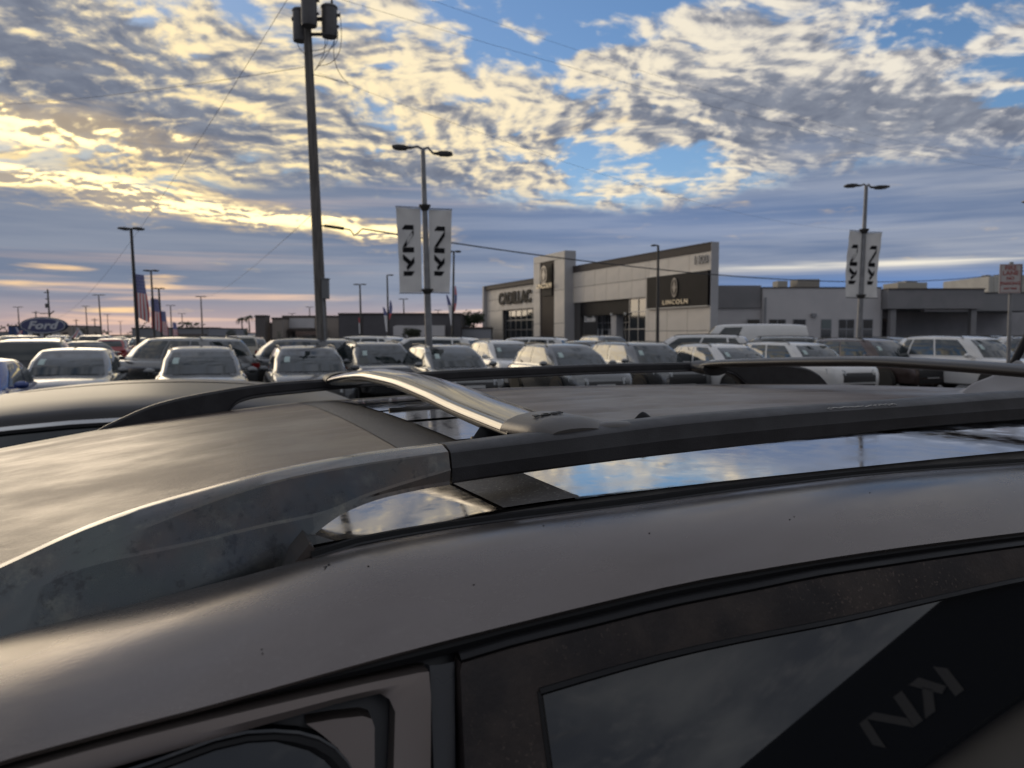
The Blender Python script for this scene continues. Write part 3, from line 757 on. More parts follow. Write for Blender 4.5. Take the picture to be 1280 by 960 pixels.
# left wing: cladding and windows
sw0, sw1 = fs(676), fs(628)
panels([S_T1] + [S_T1 + (S_END - S_T1) * k / 6 for k in range(1, 7)], [4.95, 6.4, 7.82], panelw)
panels([sw1, S_END - .02], [0, 2.4, 4.95], panelw)
gl = MB(); fbox(gl, sw0, sw1, .2, 4.9, .5, .56); gl.build('display_window', glassb, bld, smooth_=False)
mull([sw0 + (sw1 - sw0) * k / 7 for k in range(8)], [.3, 2.4, 3.6, 4.85], sw0, sw1, .2, 4.9, .5, w=.12)
ff = MB(); fbox(ff, sw0, fs(666), .2, 4.9, .1, .45); ff.build('corner_pier', darkp, bld, smooth_=False)

# ------------------------------------------------------------------ grey service building to the right
low = thing('service_building', 'long low grey service building with a shaded open bay', 'building', (at(903, 70).x, 70, 0))
Y0 = 70.0
def lx(px, Y=Y0): return (px - 640) / 960 * Y - at(903, 70).x
def lz(py, Y=Y0): return EYE + (418 - py) / 960 * Y
greyw = mat('pale_grey_render', (.60, .575, .575), .75, alt=(.55, .53, .535), vscale=.35, rvar=.1)
greyd = mat('mid_grey_cladding', (.25, .24, .245), .6, alt=(.22, .215, .22), vscale=.5)
baywall = mat('grey_bay_wall', (.52, .50, .51), .7, alt=(.42, .41, .415), vscale=.3)
def lbox(name, m, x0, x1, z0, z1, y0, y1, parent=low):
    return MB().box(((x0 + x1) / 2, (y0 + y1) / 2, (z0 + z1) / 2), (x1 - x0, y1 - y0, z1 - z0)).build(name, m, parent, smooth_=False)
lbox('wall', greyw, lx(880), lx(952), 0, lz(385), .5, 14)
lbox('parapet', greyd, lx(880), lx(951), lz(385), lz(357), .3, 14)
lbox('wall', greyw, lx(952), lx(1099), 0, lz(360.5), 0, 14)
lbox('coping', coping, lx(951.5), lx(1099.5), lz(360.5), lz(359.3), -.08, 14)
for px0, px1, py0 in ((933, 949, 399), (960, 981, 399), (990, 1006, 399), (1025, 1038, 399), (1047, 1066.5, 399), (1077, 1089.5, 399)):
    wn = lbox('window', frame_m, lx(px0), lx(px1), .9, lz(py0), -.05, .1)
    w_ = (lx(px1) - lx(px0)); zt = lz(py0)
    for k in range(2 if w_ > 1.2 else 1):
        n = 2 if w_ > 1.2 else 1
        a = lx(px0) + w_ * k / n + .05; b = lx(px0) + w_ * (k + 1) / n - .05
        lbox('pane', glassb, a, b, .95, 2.25, -.075, .0, wn)
        if not (px0 == 1025 and False): lbox('pane', mat('dim_upper_glass', (.012, .012, .014), .12, 0, .6) if px0 != 1025 else mat('pale_upper_pane', (.16, .19, .19), .3), a, b, 2.36, zt - .06, -.075, .0, wn)
lbox('downpipe', frame_m, lx(954), lx(956), 0, lz(372), -.15, -.03)
lbox('wall_lamp', frame_m, lx(1012), lx(1018), lz(396), lz(392), -.3, -.02)
# canopy bays
lbox('canopy_fascia', greyd, lx(1099.6), lx(1217), lz(386.5), lz(363), -1.2, 12)
lbox('coping', coping, lx(1099.2), lx(1218), lz(363), lz(361.8), -1.3, 12)
lbox('wall', baywall, lx(1099.6), lx(1460), 0, lz(387), 8, 8.6)
for px in (1109, 1208): lbox('column', greyd, lx(px) - .25, lx(px) + .25, 0, lz(386.6), -.9, -.4)
lbox('soffit_beam', greyw, lx(1150), lx(1205), lz(390), lz(386.6), -.5, .2)
lbox('wall', baywall, lx(1099.6), lx(1101), 0, lz(386.6), 0, 8)
lbox('canopy_fascia', mat('light_grey_fascia', (.25, .245, .25), .6), lx(1217.2), lx(1330), lz(388), lz(365.5), 1.5, 12)
lbox('coping', coping, lx(1217.2), lx(1330), lz(365.5), lz(364.6), 1.4, 12)
lbox('wall_poster', mat('brown_posters', (.20, .15, .13), .6, alt=(.07, .06, .06), vscale=1.6), lx(1126), lx(1160), 1.6, 3.4, 7.9, 8)
lbox('roof_unit', mat('tan_roof_unit', (.30, .27, .23), .7), lx(990, 75), lx(1017, 75), lz(361, 75), lz(350.5, 75), 4, 6)
lbox('roof_unit', mat('pale_roof_unit', (.42, .39, .33), .7), lx(968, 75), lx(980, 75), lz(361, 75), lz(352, 75), 4.5, 6)
ru = lbox('roof_unit', MATS['pale_roof_unit'], lx(1113, 76), lx(1149, 76), lz(362, 76), lz(354.5, 76), 5, 8)
lbox('vent', frame_m, lx(1126, 76), lx(1140, 76), lz(354.5, 76), lz(352, 76), 5.5, 7, ru)
# pale corrugated hall behind
hall = thing('corrugated_hall', 'pale ribbed metal hall rising behind the grey fascia at the right', 'building', (at(1232, 95).x, 95, 0))
hm = mat('pale_ribbed_metal', (.52, .50, .45), .6, alt=(.46, .44, .40), vscale=.6)
lbox('wall', hm, 0, 16, 0, EYE + (418 - 346) / 960 * 95, 0, 10, hall)
for k in range(22): lbox('rib', hm, .05 + k * .62, .20 + k * .62, 0, EYE + (418 - 346.5) / 960 * 95, -.09, -.005, hall)
for k in range(4): lbox('roof_vent', greyd, .3 + k * 1.5, .8 + k * 1.5, EYE + 72 / 960 * 95, EYE + 74.5 / 960 * 95, 1, 2, hall)

# ------------------------------------------------------------------ buildings on the left and middle
def slab(name, label, px0, px1, py, Y, m, depth=12, group=None, parts=(), trim=coping):
    z = EYE + (418 - py) / 960 * Y; w = (px1 - px0) / 960 * Y
    t = thing(name, label, 'building', (at(px0, Y).x, Y, 0), 0, group)
    lbox('wall', m, 0, w, 0, z, 0, depth, t)
    lbox('coping', trim, -.05, w + .05, z, z + .2, -.1, depth, t)
    for (nm, mm, a, b, c, d, e, f) in parts:
        lbox(nm, mm, a / 960 * Y, b / 960 * Y, max(0, EYE + (418 - c) / 960 * Y), EYE + (418 - d) / 960 * Y, e, f, t)
    return t
charc = mat('charcoal_block_wall', (.105, .10, .108), .7, alt=(.09, .085, .092), vscale=.25)
tan_ = mat('tan_stucco', (.33, .28, .24), .8, alt=(.29, .25, .22), vscale=.4)
slab('warehouse', 'plain charcoal warehouse block in the middle distance', 424, 576, 393.5, 92, charc, 20, parts=(('plinth', MATS['pale_grey_render'], 72, 133, 430, 407, -1.2, -.02), ('pier', MATS['pale_grey_render'], 70, 82, 430, 408, -1.35, -1.22), ('panel_joint', coping, 30, 30.5, 430, 394, -.03, .0), ('panel_joint', coping, 0, .5, 430, 394, -.03, .0)))
slab('showroom', 'low pale showroom with a dark glazed front beside the charcoal warehouse', 354, 424, 396.5, 100, tan_, 16, parts=(('display_window', glassb, 12, 50, 428, 414, -.1, .0), ('canopy', coping, 10, 56, 414, 411.5, -1.5, .1), ('upper_panel', MATS['pale_grey_render'], 2, 40, 410, 398, -.15, -.01)))
slab('kiosk_tower', 'pair of dark upright sign pylons left of the utility pole', 320, 332, 396, 96, mat('brown_grey_pylon', (.13, .115, .11), .7), 2)
slab('pylon_block', 'pale upright block between the dark pylon and the showroom', 341, 354, 399, 97, tan_, 3)
slab('dark_store', 'low dark storefront wall behind the left parked cars', 332, 341, 405, 110, coping, 3)
slab('flat_roof_store', 'grey flat roofed store under the row of flags', 166, 262, 411, 140, mat('blue_grey_store', (.22, .22, .235), .7), 20, parts=(('window_band', glassb, 58, 94, 424, 417.5, -.2, .0), ('roof_box', coping, 62, 96, 411, 409, 2, 6)))
slab('long_store', 'pale long store beyond the flags and the single lamp post', 262, 306, 417, 170, MATS['pale_grey_render'], 20)
slab('low_annex', 'pale low annex left of the white dealership', 568, 614, 411, 95, mat('cool_grey_annex', (.34, .35, .38), .8), 8)
slab('far_block', 'grey far block at the left edge behind the blue oval sign', -40, 13, 415.5, 210, mat('far_grey', (.24, .24, .26), .8), 20)
slab('blue_store', 'small store with a deep blue front left of the oval sign', 12, 30, 408, 180, mat('deep_blue_front', (.035, .07, .19), .6), 12)
slab('tan_store', 'tan stucco store front right of the blue oval sign', 76, 90, 408, 160, tan_, 12, parts=(('window', glassb, 4, 10, 424, 415, -.1, 0),))
slab('pale_store', 'pale store under the blue oval sign', 36, 72, 414, 170, MATS['pale_grey_render'], 10, parts=(('window', glassb, 6, 14, 424, 417, -.1, 0), ('window', glassb, 20, 30, 424, 417, -.1, 0)))
slab('teal_store', 'dark teal store between the tan store and the lamp posts', 108, 124, 420, 165, mat('dark_teal_wall', (.06, .085, .095), .7), 10)
slab('red_store', 'red fronted store far down the road on the left', 134, 168, 423, 190, mat('dull_red_front', (.26, .06, .055), .7, alt=(.18, .05, .05), vscale=.3), 10)

# ------------------------------------------------------------------ dealership behind the photographer (seen only as a reflection in the door glass)
rb_az = R(82.7); rb_n = Vector((sin(rb_az), cos(rb_az), 0)); rb_t = Vector((rb_n.y, -rb_n.x, 0))   # rb_t: lateral, growing compass angle
rear_b = thing('showroom_behind', 'dealership behind the viewer, mirrored in the door glass with pale logo', 'building', tuple(rb_n * 27), atan2(rb_t.y, rb_t.x))
# local x = lateral, local y: +y or -y away
ysg = 1 if (Matrix.Rotation(atan2(rb_t.y, rb_t.x), 3, 'Z') @ Vector((0, 1, 0))).dot(rb_n) > 0 else -1
def rbox(name, m, x0, x1, z0, z1, d0, d1):
    a, b = sorted((d0 * ysg, d1 * ysg))
    return MB().box(((x0 + x1) / 2, (a + b) / 2, (z0 + z1) / 2), (x1 - x0, b - a, z1 - z0)).build(name, m, rear_b, smooth_=False)
blackf = mat('black_fascia', (.012, .012, .013), .5)
rbox('wall', mat('white_render', (.80, .79, .77), .7, alt=(.74, .73, .71), vscale=.3), -8, 62, 0, 7.2, .4, 18)
rbox('fascia', blackf, -8.2, 62, 7.2, 10.65, -.3, 18.2)

# ------------------------------------------------------------------ the folded-ribbon car maker's mark on banners and fascia (flat strokes, real thickness)
LOGO = [[(0, 0), (.42, 0), (.42, 1), (0, .72)],                                # first upright
        [(.48, .36), (1.18, 1), (1.72, 1), (.80, .26)],                        # upper arm
        [(1.00, .52), (1.30, .74), (1.98, 0), (1.46, 0)],                      # lower arm
        [(2.12, 0), (2.58, 0), (2.58, 1), (2.12, 1)],                          # second upright
        [(2.62, .0), (2.62, .30), (3.70, 1), (4.16, 1), (4.16, .98)],          # long diagonal
        [(4.16, 0), (4.58, .28), (4.58, 1), (4.16, 1)]]
def logo_mesh(fn, t=.004):
    """fn maps (a along text, b up the letters, side) to a point"""
    mb = MB()
    for poly in LOGO:
        n = len(poly)
        mb.add([fn(a, b, 0) for a, b in poly] + [fn(a, b, t) for a, b in poly],
               [tuple(range(n)), tuple(range(2 * n - 1, n - 1, -1))] + [(i, i + n, (i + 1) % n + n, (i + 1) % n) for i in range(n)])
    return mb
_lm = logo_mesh(lambda a, b, t: (12.4 + a * .88, (-.34 - t * 8) * ysg, 8.15 + b * 1.08))
_lm.build('logo', mat('pale_logo', (.28, .28, .29), .45), rear_b, smooth_=False)

# ------------------------------------------------------------------ cars
tyre_m = mat('tyre_rubber', (.018, .018, .018), .75)
rim_m = mat('alloy_rim', (.38, .38, .39), .35, .9)
carglass = mat('car_window_glass', (.008, .016, .018), .02, 0.0, 1.0)
darktrim = mat('black_car_trim', (.014, .014, .015), .45)
lampm = mat('headlamp_glass', (.35, .36, .37), .12, .4, .8)
redlamp = mat('red_tail_lamp', (.22, .012, .012), .2)
stick = mat('white_window_sticker', (.42, .52, .50), .6)
chrome = mat('chrome_strip', (.65, .65, .66), .15, 1.0)
def carpaint(name, col, metal=.0, rough=.22):
    return mat('car_paint_' + name, col, rough, metal, .5, coat=.9, alt=tuple(c * .93 for c in col), vscale=1.5)
PAINT = dict(white=carpaint('white', (.66, .65, .635)), silver=carpaint('silver', (.17, .174, .178), .7, .22), grey=carpaint('grey', (.085, .088, .094), .6, .26),
             dark=carpaint('dark', (.022, .024, .027), .3), brown=carpaint('brown', (.075, .050, .045), .5, .3), blue=carpaint('blue', (.03, .06, .22), .3),
             slate=mat('car_paint_slate', (.040, .039, .041), .36, 0.0, .22, alt=(.038, .037, .039), vscale=2),
             red=carpaint('red', (.32, .03, .03)), green=carpaint('green', (.10, .13, .12), .5, .3), tan=carpaint('tan', (.32, .29, .24), .5, .3))
# kind: length, width, belt height, roof height, cowl x, header x, rear roof x, rear base x, bonnet front height
KIND = dict(crossover=(4.45, 1.86, .98, 1.56, 1.00, .25, -1.55, -2.08, .86),
            suv=(4.75, 1.94, 1.08, 1.74, 1.02, .40, -1.95, -2.26, 1.00),
            hatch=(4.30, 1.84, .98, 1.60, 1.05, .36, -1.30, -2.0, .86),
            sedan=(4.75, 1.84, .94, 1.46, .92, .10, -1.15, -1.85, .80),
            minivan=(5.10, 1.98, 1.04, 1.76, 1.45, .62, -2.05, -2.42, .94),
            van=(5.6, 2.05, 1.25, 2.32, 1.95, 1.25, -2.55, -2.75, 1.10))
def make_car(kind, label, colour, group):
    Lc, W, zb, zr, xc, xh, xr, xq, zf = KIND[kind]
    t = thing('parked_van' if kind == 'van' else 'parked_car', label, 'van' if kind in ('van', 'minivan') else 'car', (0, 0, 0), 0, group)
    P = PAINT[colour]; h = Lc / 2; hw = W / 2
    mb = MB(); rows = []
    for f, zt, w in ((-1, .62, .74), (-.985, .86, .86), (-.95, zb - .03, .93), (-.80, zb, .985), (-.4, zb + .01, 1), (0, zb, 1), (xc / h * .7, zb - .01, 1), (xc / h, zb - .015, .985),
                     ((xc / h + .9) / 2, (zb + zf) / 2 + .01, .965), (.88, zf, .92), (.95, zf - .07, .86), (.985, zf - .2, .80), (1, zf - .36, .72)):
        x = f * h; w *= hw
        rows.append([(x, y * w, z) for y, z in ((-.80, .24), (-.95, .30), (-1, .52), (-.995, .52 + (zt - .52) * .55), (-.97, zt - .05), (-.91, zt - .005), (-.6, zt + .015), (0, zt + .03),
                                                 (.6, zt + .015), (.91, zt - .005), (.97, zt - .05), (.995, .52 + (zt - .52) * .55), (1, .52), (.95, .30), (.80, .24))])
    mb.grid(rows, True, True)
    # greenhouse: rings at the belt and at the roof
    wb, wr = hw * .925, hw * (.78 if kind == 'hatch' else .73)
    def ring(xf, xb, w, bowf, bowb, n=8):
        r = []
        for k in range(n + 1):                                                    # left side, rear to front
            s = k / n; r.append((xb + (xf - xb) * s, w * (1 - .05 * (2 * s - 1) ** 2 - (.06 if k in (0, n) else 0)), 0))
        for k in range(1, n):
            s = k / n; r.append((xf + bowf * (1 - (2 * s - 1) ** 2), w * .94 * (1 - 2 * s), 0))
        for k in range(n + 1):
            s = k / n; r.append((xf + (xb - xf) * s, -w * (1 - .05 * (2 * s - 1) ** 2 - (.06 if k in (0, n) else 0)), 0))
        for k in range(1, n):
            s = k / n; r.append((xb - bowb * (1 - (2 * s - 1) ** 2), -w * .94 * (1 - 2 * s), 0))
        return r
    lo = [(x, y, zb - .03) for x, y, _ in ring(xc, xq, wb, .14, .04)]
    md = [((a[0] + b[0]) / 2 + .0, (a[1] + b[1]) / 2 * 1.02, zb + (zr - zb) * .5) for a, b in zip(lo, ring(xh, xr, wr, .06, .05))]
    cx = (xh + xr) / 2; edge = .055 if kind == 'hatch' else .065
    def arch(x): return (.085 if kind == 'hatch' else .04) * ((x - cx) / (xh - cx)) ** 2
    hi = [(x, y, zr - edge - arch(x)) for x, y, _ in ring(xh, xr, wr, .06, .05)]
    def shrink(k, z): return [(cx + (x - cx) * (1 - (1 - k) * .45), y * k, z - arch(cx + (x - cx) * (1 - (1 - k) * .45))) for x, y, _ in hi]
    mb.grid([lo, md, hi, shrink(.93, zr - edge * .6), shrink(.70, zr - edge * .22), shrink(.35, zr - edge * .05), shrink(.04, zr + .002)], closed=True)
    mb.build('body', P, t, angle=50)
    n = 8
    def face(i0, cnt, s, q):
        """point on the glasshouse: face starting at ring index i0, s in 0..1 along, q in 0..1 up"""
        f = s * cnt; i = min(int(f), cnt - 1); d = f - i; m_ = len(lo)
        def rp(r): a, b = r[(i0 + i) % m_], r[(i0 + i + 1) % m_]; return Vector(a) * (1 - d) + Vector(b) * d
        a, b, c = rp(lo), rp(md), rp(hi)
        return a * (1 - q) * (1 - 2 * q) + b * 4 * q * (1 - q) + c * q * (2 * q - 1) if False else (a * (1 - 2 * q) + b * 2 * q if q < .5 else b * (2 - 2 * q) + c * (2 * q - 1))
    def pane(name, i0, cnt, s0, s1, q0, q1, m, off=.008, parent=t, lean0=0.0, lean1=0.0):
        rows = []
        for q in (q0, q0 + (.5 - q0) * .5, .5, .5 + (q1 - .5) * .5, q1):
            row = []
            kq = (q - q0) / (q1 - q0)
            for k in range(9):
                s = s0 + lean0 * kq + (s1 + lean1 * kq - s0 - lean0 * kq) * k / 8
                p = face(i0, cnt, s, q); e = .01
                du = face(i0, cnt, min(1, s + e), q) - face(i0, cnt, max(0, s - e), q); dv = face(i0, cnt, s, min(1, q + e)) - face(i0, cnt, s, max(0, q - e))
                nrm = du.cross(dv).normalized()
                if nrm.dot(Vector((p.x - cx, p.y, 0))) < 0: nrm = -nrm
                row.append(tuple(p + nrm * off))
            rows.append(row)
        return MB().grid(rows).build(name, m, parent)
    ws = pane('windscreen', 8, 8, .05, .95, .06, .95, carglass)
    pane('rear_window', 24, 8, .07, .93, .22, .92, carglass)
    for i0, fl in ((0, False), (16, True)):
        cuts = ((.05, .20, .06, 0), (.225, .52, 0, 0), (.545, .90, 0, -.04)) if kind != 'van' else ((.70, .93, 0, -.03),)
        if kind == 'sedan': cuts = ((.08, .47, .10, 0), (.50, .90, 0, -.05))
        for a, b, l0, l1 in cuts:
            if fl: a, b, l0, l1 = 1 - b, 1 - a, -l1, -l0
            pane('side_window', i0, 8, a, b, .12, .94 if kind == 'hatch' else .91, carglass, lean0=l0, lean1=l1)
        if kind == 'hatch':
            MB().tube([tuple(face(i0, 8, s, .965) * 1 + Vector((0, .022 if i0 == 0 else -.022, -.004))) for s in frange(.14, .92, 16)], .013, 6).build('chrome_strip', chrome, t)
    # sticker inside the windscreen
    pane('sticker', 8, 8, .80, .88, .38, .62, stick, .012)
    if kind in ('suv', 'crossover', 'minivan'):
        for s in (-1, 1):
            mb = MB(); mb.tube([(xr + .15, s * (wr - .04), zr - .07), (xr + .25, s * (wr - .05), zr - .012), (cx, s * (wr - .045), zr + .012), (xh - .25, s * (wr - .05), zr - .012), (xh - .12, s * (wr - .04), zr - .07)], .018, 6)
            mb.build('roof_rail', darktrim, t)
    for s in (-1, 1):
        mb = MB(); rows = []
        for k, (dx_, r) in enumerate(((-.06, .03), (-.05, .075), (.03, .085), (.075, .05), (.085, .01))):
            rows.append([(xc - .28 + dx_, s * (hw * .97 + .11) + r * 1.35 * cos(2 * pi * j / 10), zb + .07 + r * .85 * sin(2 * pi * j / 10)) for j in range(10)])
        mb.grid(rows, True, True); mb.box((xc - .24, s * (hw * .93 + .02), zb + .03), (.07, .12, .04))
        mb.build('mirror', P if colour != 'dark' else darktrim, t)
        mb = MB(); rows = []                                                      # headlamp wrapping the corner
        for k in range(7):
            q = k / 6; x = h * (.995 - .14 * q ** 1.8); y = s * hw * (.50 + .42 * q)
            z0 = zf - .30 + .06 * q; z1 = zf - .13 + .05 * q
            rows.append([(x - .03, y, z0), (x + .012, y + s * .012, z0 + .02), (x - .008, y + s * .012, (z0 + z1) / 2), (x - .035, y + s * .008, z1)])
        mb.grid(rows); mb.build('headlight', lampm, t)
        mb = MB(); mb.box((-h * .975, s * hw * .76, zb - .16), (.08, hw * .26, .16)); mb.build('tail_light', redlamp, t)
        for x in (h * .60, -h * .60):
            mb = MB(); mb.lathe([(.0, -.004), (.405, -.004), (.405, .004), (0, .004)], (x, s * (hw + .001), .37), 'y', 24); mb.build('wheel_arch', darktrim, t)
            w = MB(); w.lathe([(.23, -.10), (.32, -.10), (.335, -.07), (.335, .07), (.32, .10), (.23, .10)], (0, 0, 0), 'y', 22)
            wo_ = w.build('wheel', tyre_m, t, loc=(x, s * (hw - .07), .335))
            r = MB(); r.lathe([(.0, s * .075), (.05, s * .085), (.06, s * .075)], (0, 0, 0), 'y', 10); r.lathe([(.205, s * .06), (.235, s * .09), (.24, s * .05), (.20, s * .02)], (0, 0, 0), 'y', 22)
            for k in range(5):
                a = 2 * pi * k / 5
                r.box((.13 * cos(a), s * .072, .13 * sin(a)), (.17, .03, .05), Matrix.Rotation(-a, 3, 'Y'))
            r.build('rim', rim_m, wo_)
    mb = MB(); rows = []
    for k in range(9):
        y = (k / 8 * 2 - 1) * hw * .62; x = h * (1.0 - .004 * (k / 8 * 2 - 1) ** 2) + .012
        rows.append([(x - .04, y, zf - .53), (x + .006, y, zf - .51), (x + .004, y, zf - .36), (x - h * .012, y, zf - .22), (x - .06, y, zf - .19)])
    mb.grid(rows); mb.build('grille', darktrim, t)
    mb = MB(); mb.box((h * .99, 0, .36), (.06, hw * 1.2, .14)); mb.build('bumper_intake', darktrim, t)
    mb = MB(); mb.box((h + .008, 0, .52), (.012, .5, .12)); mb.build('number_plate', mat('pale_plate', (.5, .5, .5), .5), t)
    return t
def place(t, px, Y, yaw, zs=1.0, colour=None, label=None, group=None):
    p = at(px, Y); t.location = (p.x, p.y, 0); t.rotation_euler.z = R(yaw); t.scale = (1, 1, zs)
    if label: t['label'] = label
    if group: t['group'] = group
    if colour:
        for c in t.children:
            if c.name.split('.')[0] in ('body', 'mirror') and not (colour == 'dark' and c.name.startswith('mirror')):
                c.material_slots[0].link = 'OBJECT'; c.material_slots[0].material = PAINT[colour]
    return t
ROW, BACK, FAR_ = 'cars parked nose out in the front row', 'cars parked in the second row', 'cars parked far across the lot'
FRONT = -68.0                                   # noses point down and slightly right
used_kind = {}
def car(kind, px, Y, yaw, colour, label, group, zs=1.0):
    if kind not in used_kind:
        used_kind[kind] = make_car(kind, label, colour, group); t = used_kind[kind]
    else: t = copy_tree(used_kind[kind])
    return place(t, px, Y, yaw, zs, colour, label, group)
for a in (
    ('sedan', 92, 16.6, FRONT, 'silver', 'silver car facing the viewer, leftmost of the front row', ROW, 1.03),
    ('crossover', 252, 17.0, FRONT, 'silver', 'pale silver crossover nose out in front of the silver minivan', ROW, .985),
    ('crossover', 384, 18.2, FRONT - 2, 'grey', 'grey crossover just left of the wooden utility pole', ROW, .98),
    ('suv', 472, 22.5, FRONT, 'grey', 'grey SUV between the utility pole and the bannered lamp post', ROW, .91),
    ('crossover', 560, 20.6, FRONT, 'silver', 'silver crossover right behind the bannered lamp post', ROW, .98),
    ('crossover', 632, 26.0, FRONT, 'white', 'white crossover half hidden behind the silver one by the lamp post', BACK, 1.03),
    ('crossover', 708, 20.8, FRONT, 'silver', 'silver SUV with a wide dark grille in front of the dealership tower', ROW, 1.0),
    ('sedan', 742, 27.0, FRONT, 'grey', 'grey car tucked behind the silver SUV with the wide grille', BACK, 1.09),
    ('suv', 803, 23.2, FRONT, 'silver', 'silver SUV under the black sign panel of the dealership', ROW, .905),
    ('crossover', 908, 22.2, FRONT, 'white', 'white crossover with dark side windows below the white van', ROW, .985),
    ('suv', 1000, 24.0, FRONT, 'white', 'white SUV with a black grille right of the white crossover', ROW, .90),
    ('suv', 1090, 26.0, FRONT, 'brown', 'dark brown SUV between two white ones', ROW, .96),
    ('crossover', 1120, 33.0, FRONT, 'dark', 'black crossover seen between the brown SUV and the white one at right', BACK, 1.08),
    ('suv', 1212, 24.2, FRONT, 'white', 'white SUV beside the parking sign at the right edge', ROW, 1.01),
    ('suv', 1345, 26.0, FRONT, 'grey', 'grey SUV cut by the right edge of the photo', ROW, 1.0),
    ('suv', 45, 20.5, 118, 'dark', 'black SUV showing its dark tailgate at the left edge', BACK, .97),
    ('minivan', 222, 23.5, 152, 'silver', 'silver minivan behind the pale silver crossover', BACK, .985),
    ('suv', 368, 24.5, 150, 'grey', 'dark grey SUV behind the utility pole', BACK, .97),
    ('minivan', 532, 30.5, 160, 'white', 'white minivan roof behind the bannered lamp post', BACK, .97),
    ('suv', 650, 33.0, 160, 'white', 'white SUV roof in front of the glazed left wing of the dealership', BACK, .97),
    ('minivan', 862, 30.0, 158, 'white', 'white minivan with dark windows under the black sign panel', BACK, 1.02),
    ('van', 930, 35.0, 168, 'white', 'tall white cargo van in front of the grey service building', BACK, .98),
    ('suv', 955, 31.0, 168, 'silver', 'silver SUV roof in front of the tall cargo van', BACK, .99),
    ('suv', 1262, 36.0, 160, 'white', 'white SUV roof behind the parking sign post', BACK, 1.0),
    ('sedan', -50, 13.0, FRONT, 'blue', 'blue car whose mirror shows at the left edge', BACK, .95)):
    car(*a)
# the neighbour parked alongside, beyond the far roof rail
nb_ = car('hatch', 640, 20, 22, 'slate', 'dark slate hatchback with dark side windows in the next bay, beyond the far roof rail', 'cars in the near bays', 1.0)
nb_.location = (.30 * cos(YAW) - 3.50 * sin(YAW), .30 * sin(YAW) + 3.50 * cos(YAW), 0)
# far lot
rnd = random.Random(11)
far_spots = [(18, 48), (62, 52), (100, 40), (118, 55), (142, 46), (160, 62), (300, 40), (318, 52), (436, 44), (446, 33), (590, 40), (700, 44), (760, 42), (1040, 42), (1160, 44), (1230, 46), (320, 66), (92, 70), (128, 74), (150, 82), (112, 90), (76, 62), (176, 58), (470, 50)]
cols = ['silver', 'white', 'dark', 'grey', 'red', 'silver', 'tan', 'grey', 'dark', 'white', 'silver', 'brown']
def sideof(px): return 'on the left' if px < 290 else 'by the utility pole' if px < 480 else 'before the dealership' if px < 800 else 'by the grey building'
ORD = 'first second third fourth fifth sixth seventh eighth ninth tenth eleventh twelfth thirteenth fourteenth fifteenth sixteenth'.split()
for i, (px, Y) in enumerate(far_spots):
    c = cols[i % len(cols)]; k = ('suv', 'crossover', 'sedan')[i % 3]
    side = sideof(px)
    car(k, px, Y, rnd.choice((FRONT, 112, 160, 150)), c, '%s %s in the far rows %s, %s from the left there' % ({'tan': 'beige', 'dark': 'black'}.get(c, c), {'suv': 'SUV', 'crossover': 'crossover', 'sedan': 'saloon car'}[k], side, ORD[sorted(p for p, _ in far_spots if sideof(p) == side).index(px)]), FAR_, 1.0)

# ------------------------------------------------------------------ poles, lamps, banners
wood = mat('weathered_pole_wood', (.17, .155, .14), .8, alt=(.10, .092, .085), vscale=2.2, stretch=(6, 6, .5), bump=.5, bscale=30)
galv = mat('galvanised_pole', (.26, .26, .265), .45, .5, alt=(.20, .20, .205), vscale=3)
darkpole = mat('dark_lamp_pole', (.050, .047, .045), .5, .2)
can_m = mat('transformer_grey', (.12, .115, .118), .5, .1, alt=(.095, .09, .092), vscale=3)
wire_m = mat('black_cable', (.02, .02, .022), .6)
cloth = mat('white_banner_cloth', (.78, .76, .73), .7, alt=(.72, .70, .68), vscale=2)

UY = 24.0
ub, ut = at(403, UY), at(389, UY, -14)
up_ = thing('utility_pole', 'tall weathered wooden utility pole carrying three grey transformers', 'utility pole', (ub.x, UY, 0))
lean = (ut.x - ub.x) / (ut.z - EYE)
def ux(z): return (z - EYE) * lean
mb = MB(); mb.tube([(ux(z), 0, z) for z in (0, 3, 6, 9, 12, 14.5)], [.18, .168, .152, .135, .118, .108], 14); mb.build('pole', wood, up_)
def uloc(px, py, dy=0.0): p = at(px, UY + dy, py); return (p.x - ub.x, dy, p.z)
for px, py0, py1, w, dy in ((393.5, 2, 44, 19, -.42), (382.0, 25, 62, 17, .05), (418, 21, 57, 19, .0)):
    x, _, z1 = uloc(px, py0, dy); z0 = uloc(px, py1, dy)[2]; r = w / 2 / 960 * (UY + dy); hh = z1 - z0
    c = MB().lathe([(0, 0), (r * .96, 0), (r, .04), (r, hh - .06), (r * 1.08, hh - .05), (r * 1.08, hh - .01), (r * .9, hh + .03), (0, hh + .06)], (0, 0, 0), n=20).build('transformer', can_m, up_, loc=(x, dy, z0))
    MB().lathe([(.02, 0), (.045, .03), (.03, .07), (.045, .10), (.03, .14), (.015, .26), (.0, .28)], (r * .35, 0, hh + .03), n=10).build('bushing', darkpole, c)
    mb = MB(); mb.box((r + .03, 0, hh * .72), (.10, .06, .08)); mb.box((r + .03, 0, hh * .35), (.06, .05, .06)); mb.build('lug', darkpole, c)
mb = MB(); z = uloc(400, 36)[2]; mb.box((ux(z) + .1, -.02, z), (1.1, .08, .10)); mb.box((ux(z) + .1, -.02, z - .45), (1.0, .08, .08)); mb.build('bracket', darkpole, up_)
jm = MB()
def curve(a, b, c, d, n=14):
    a, b, c, d = map(Vector, (a, b, c, d)); return [a * (1 - t) ** 3 + b * 3 * t * (1 - t) ** 2 + c * 3 * t * t * (1 - t) + d * t ** 3 for t in frange(0, 1, n)]
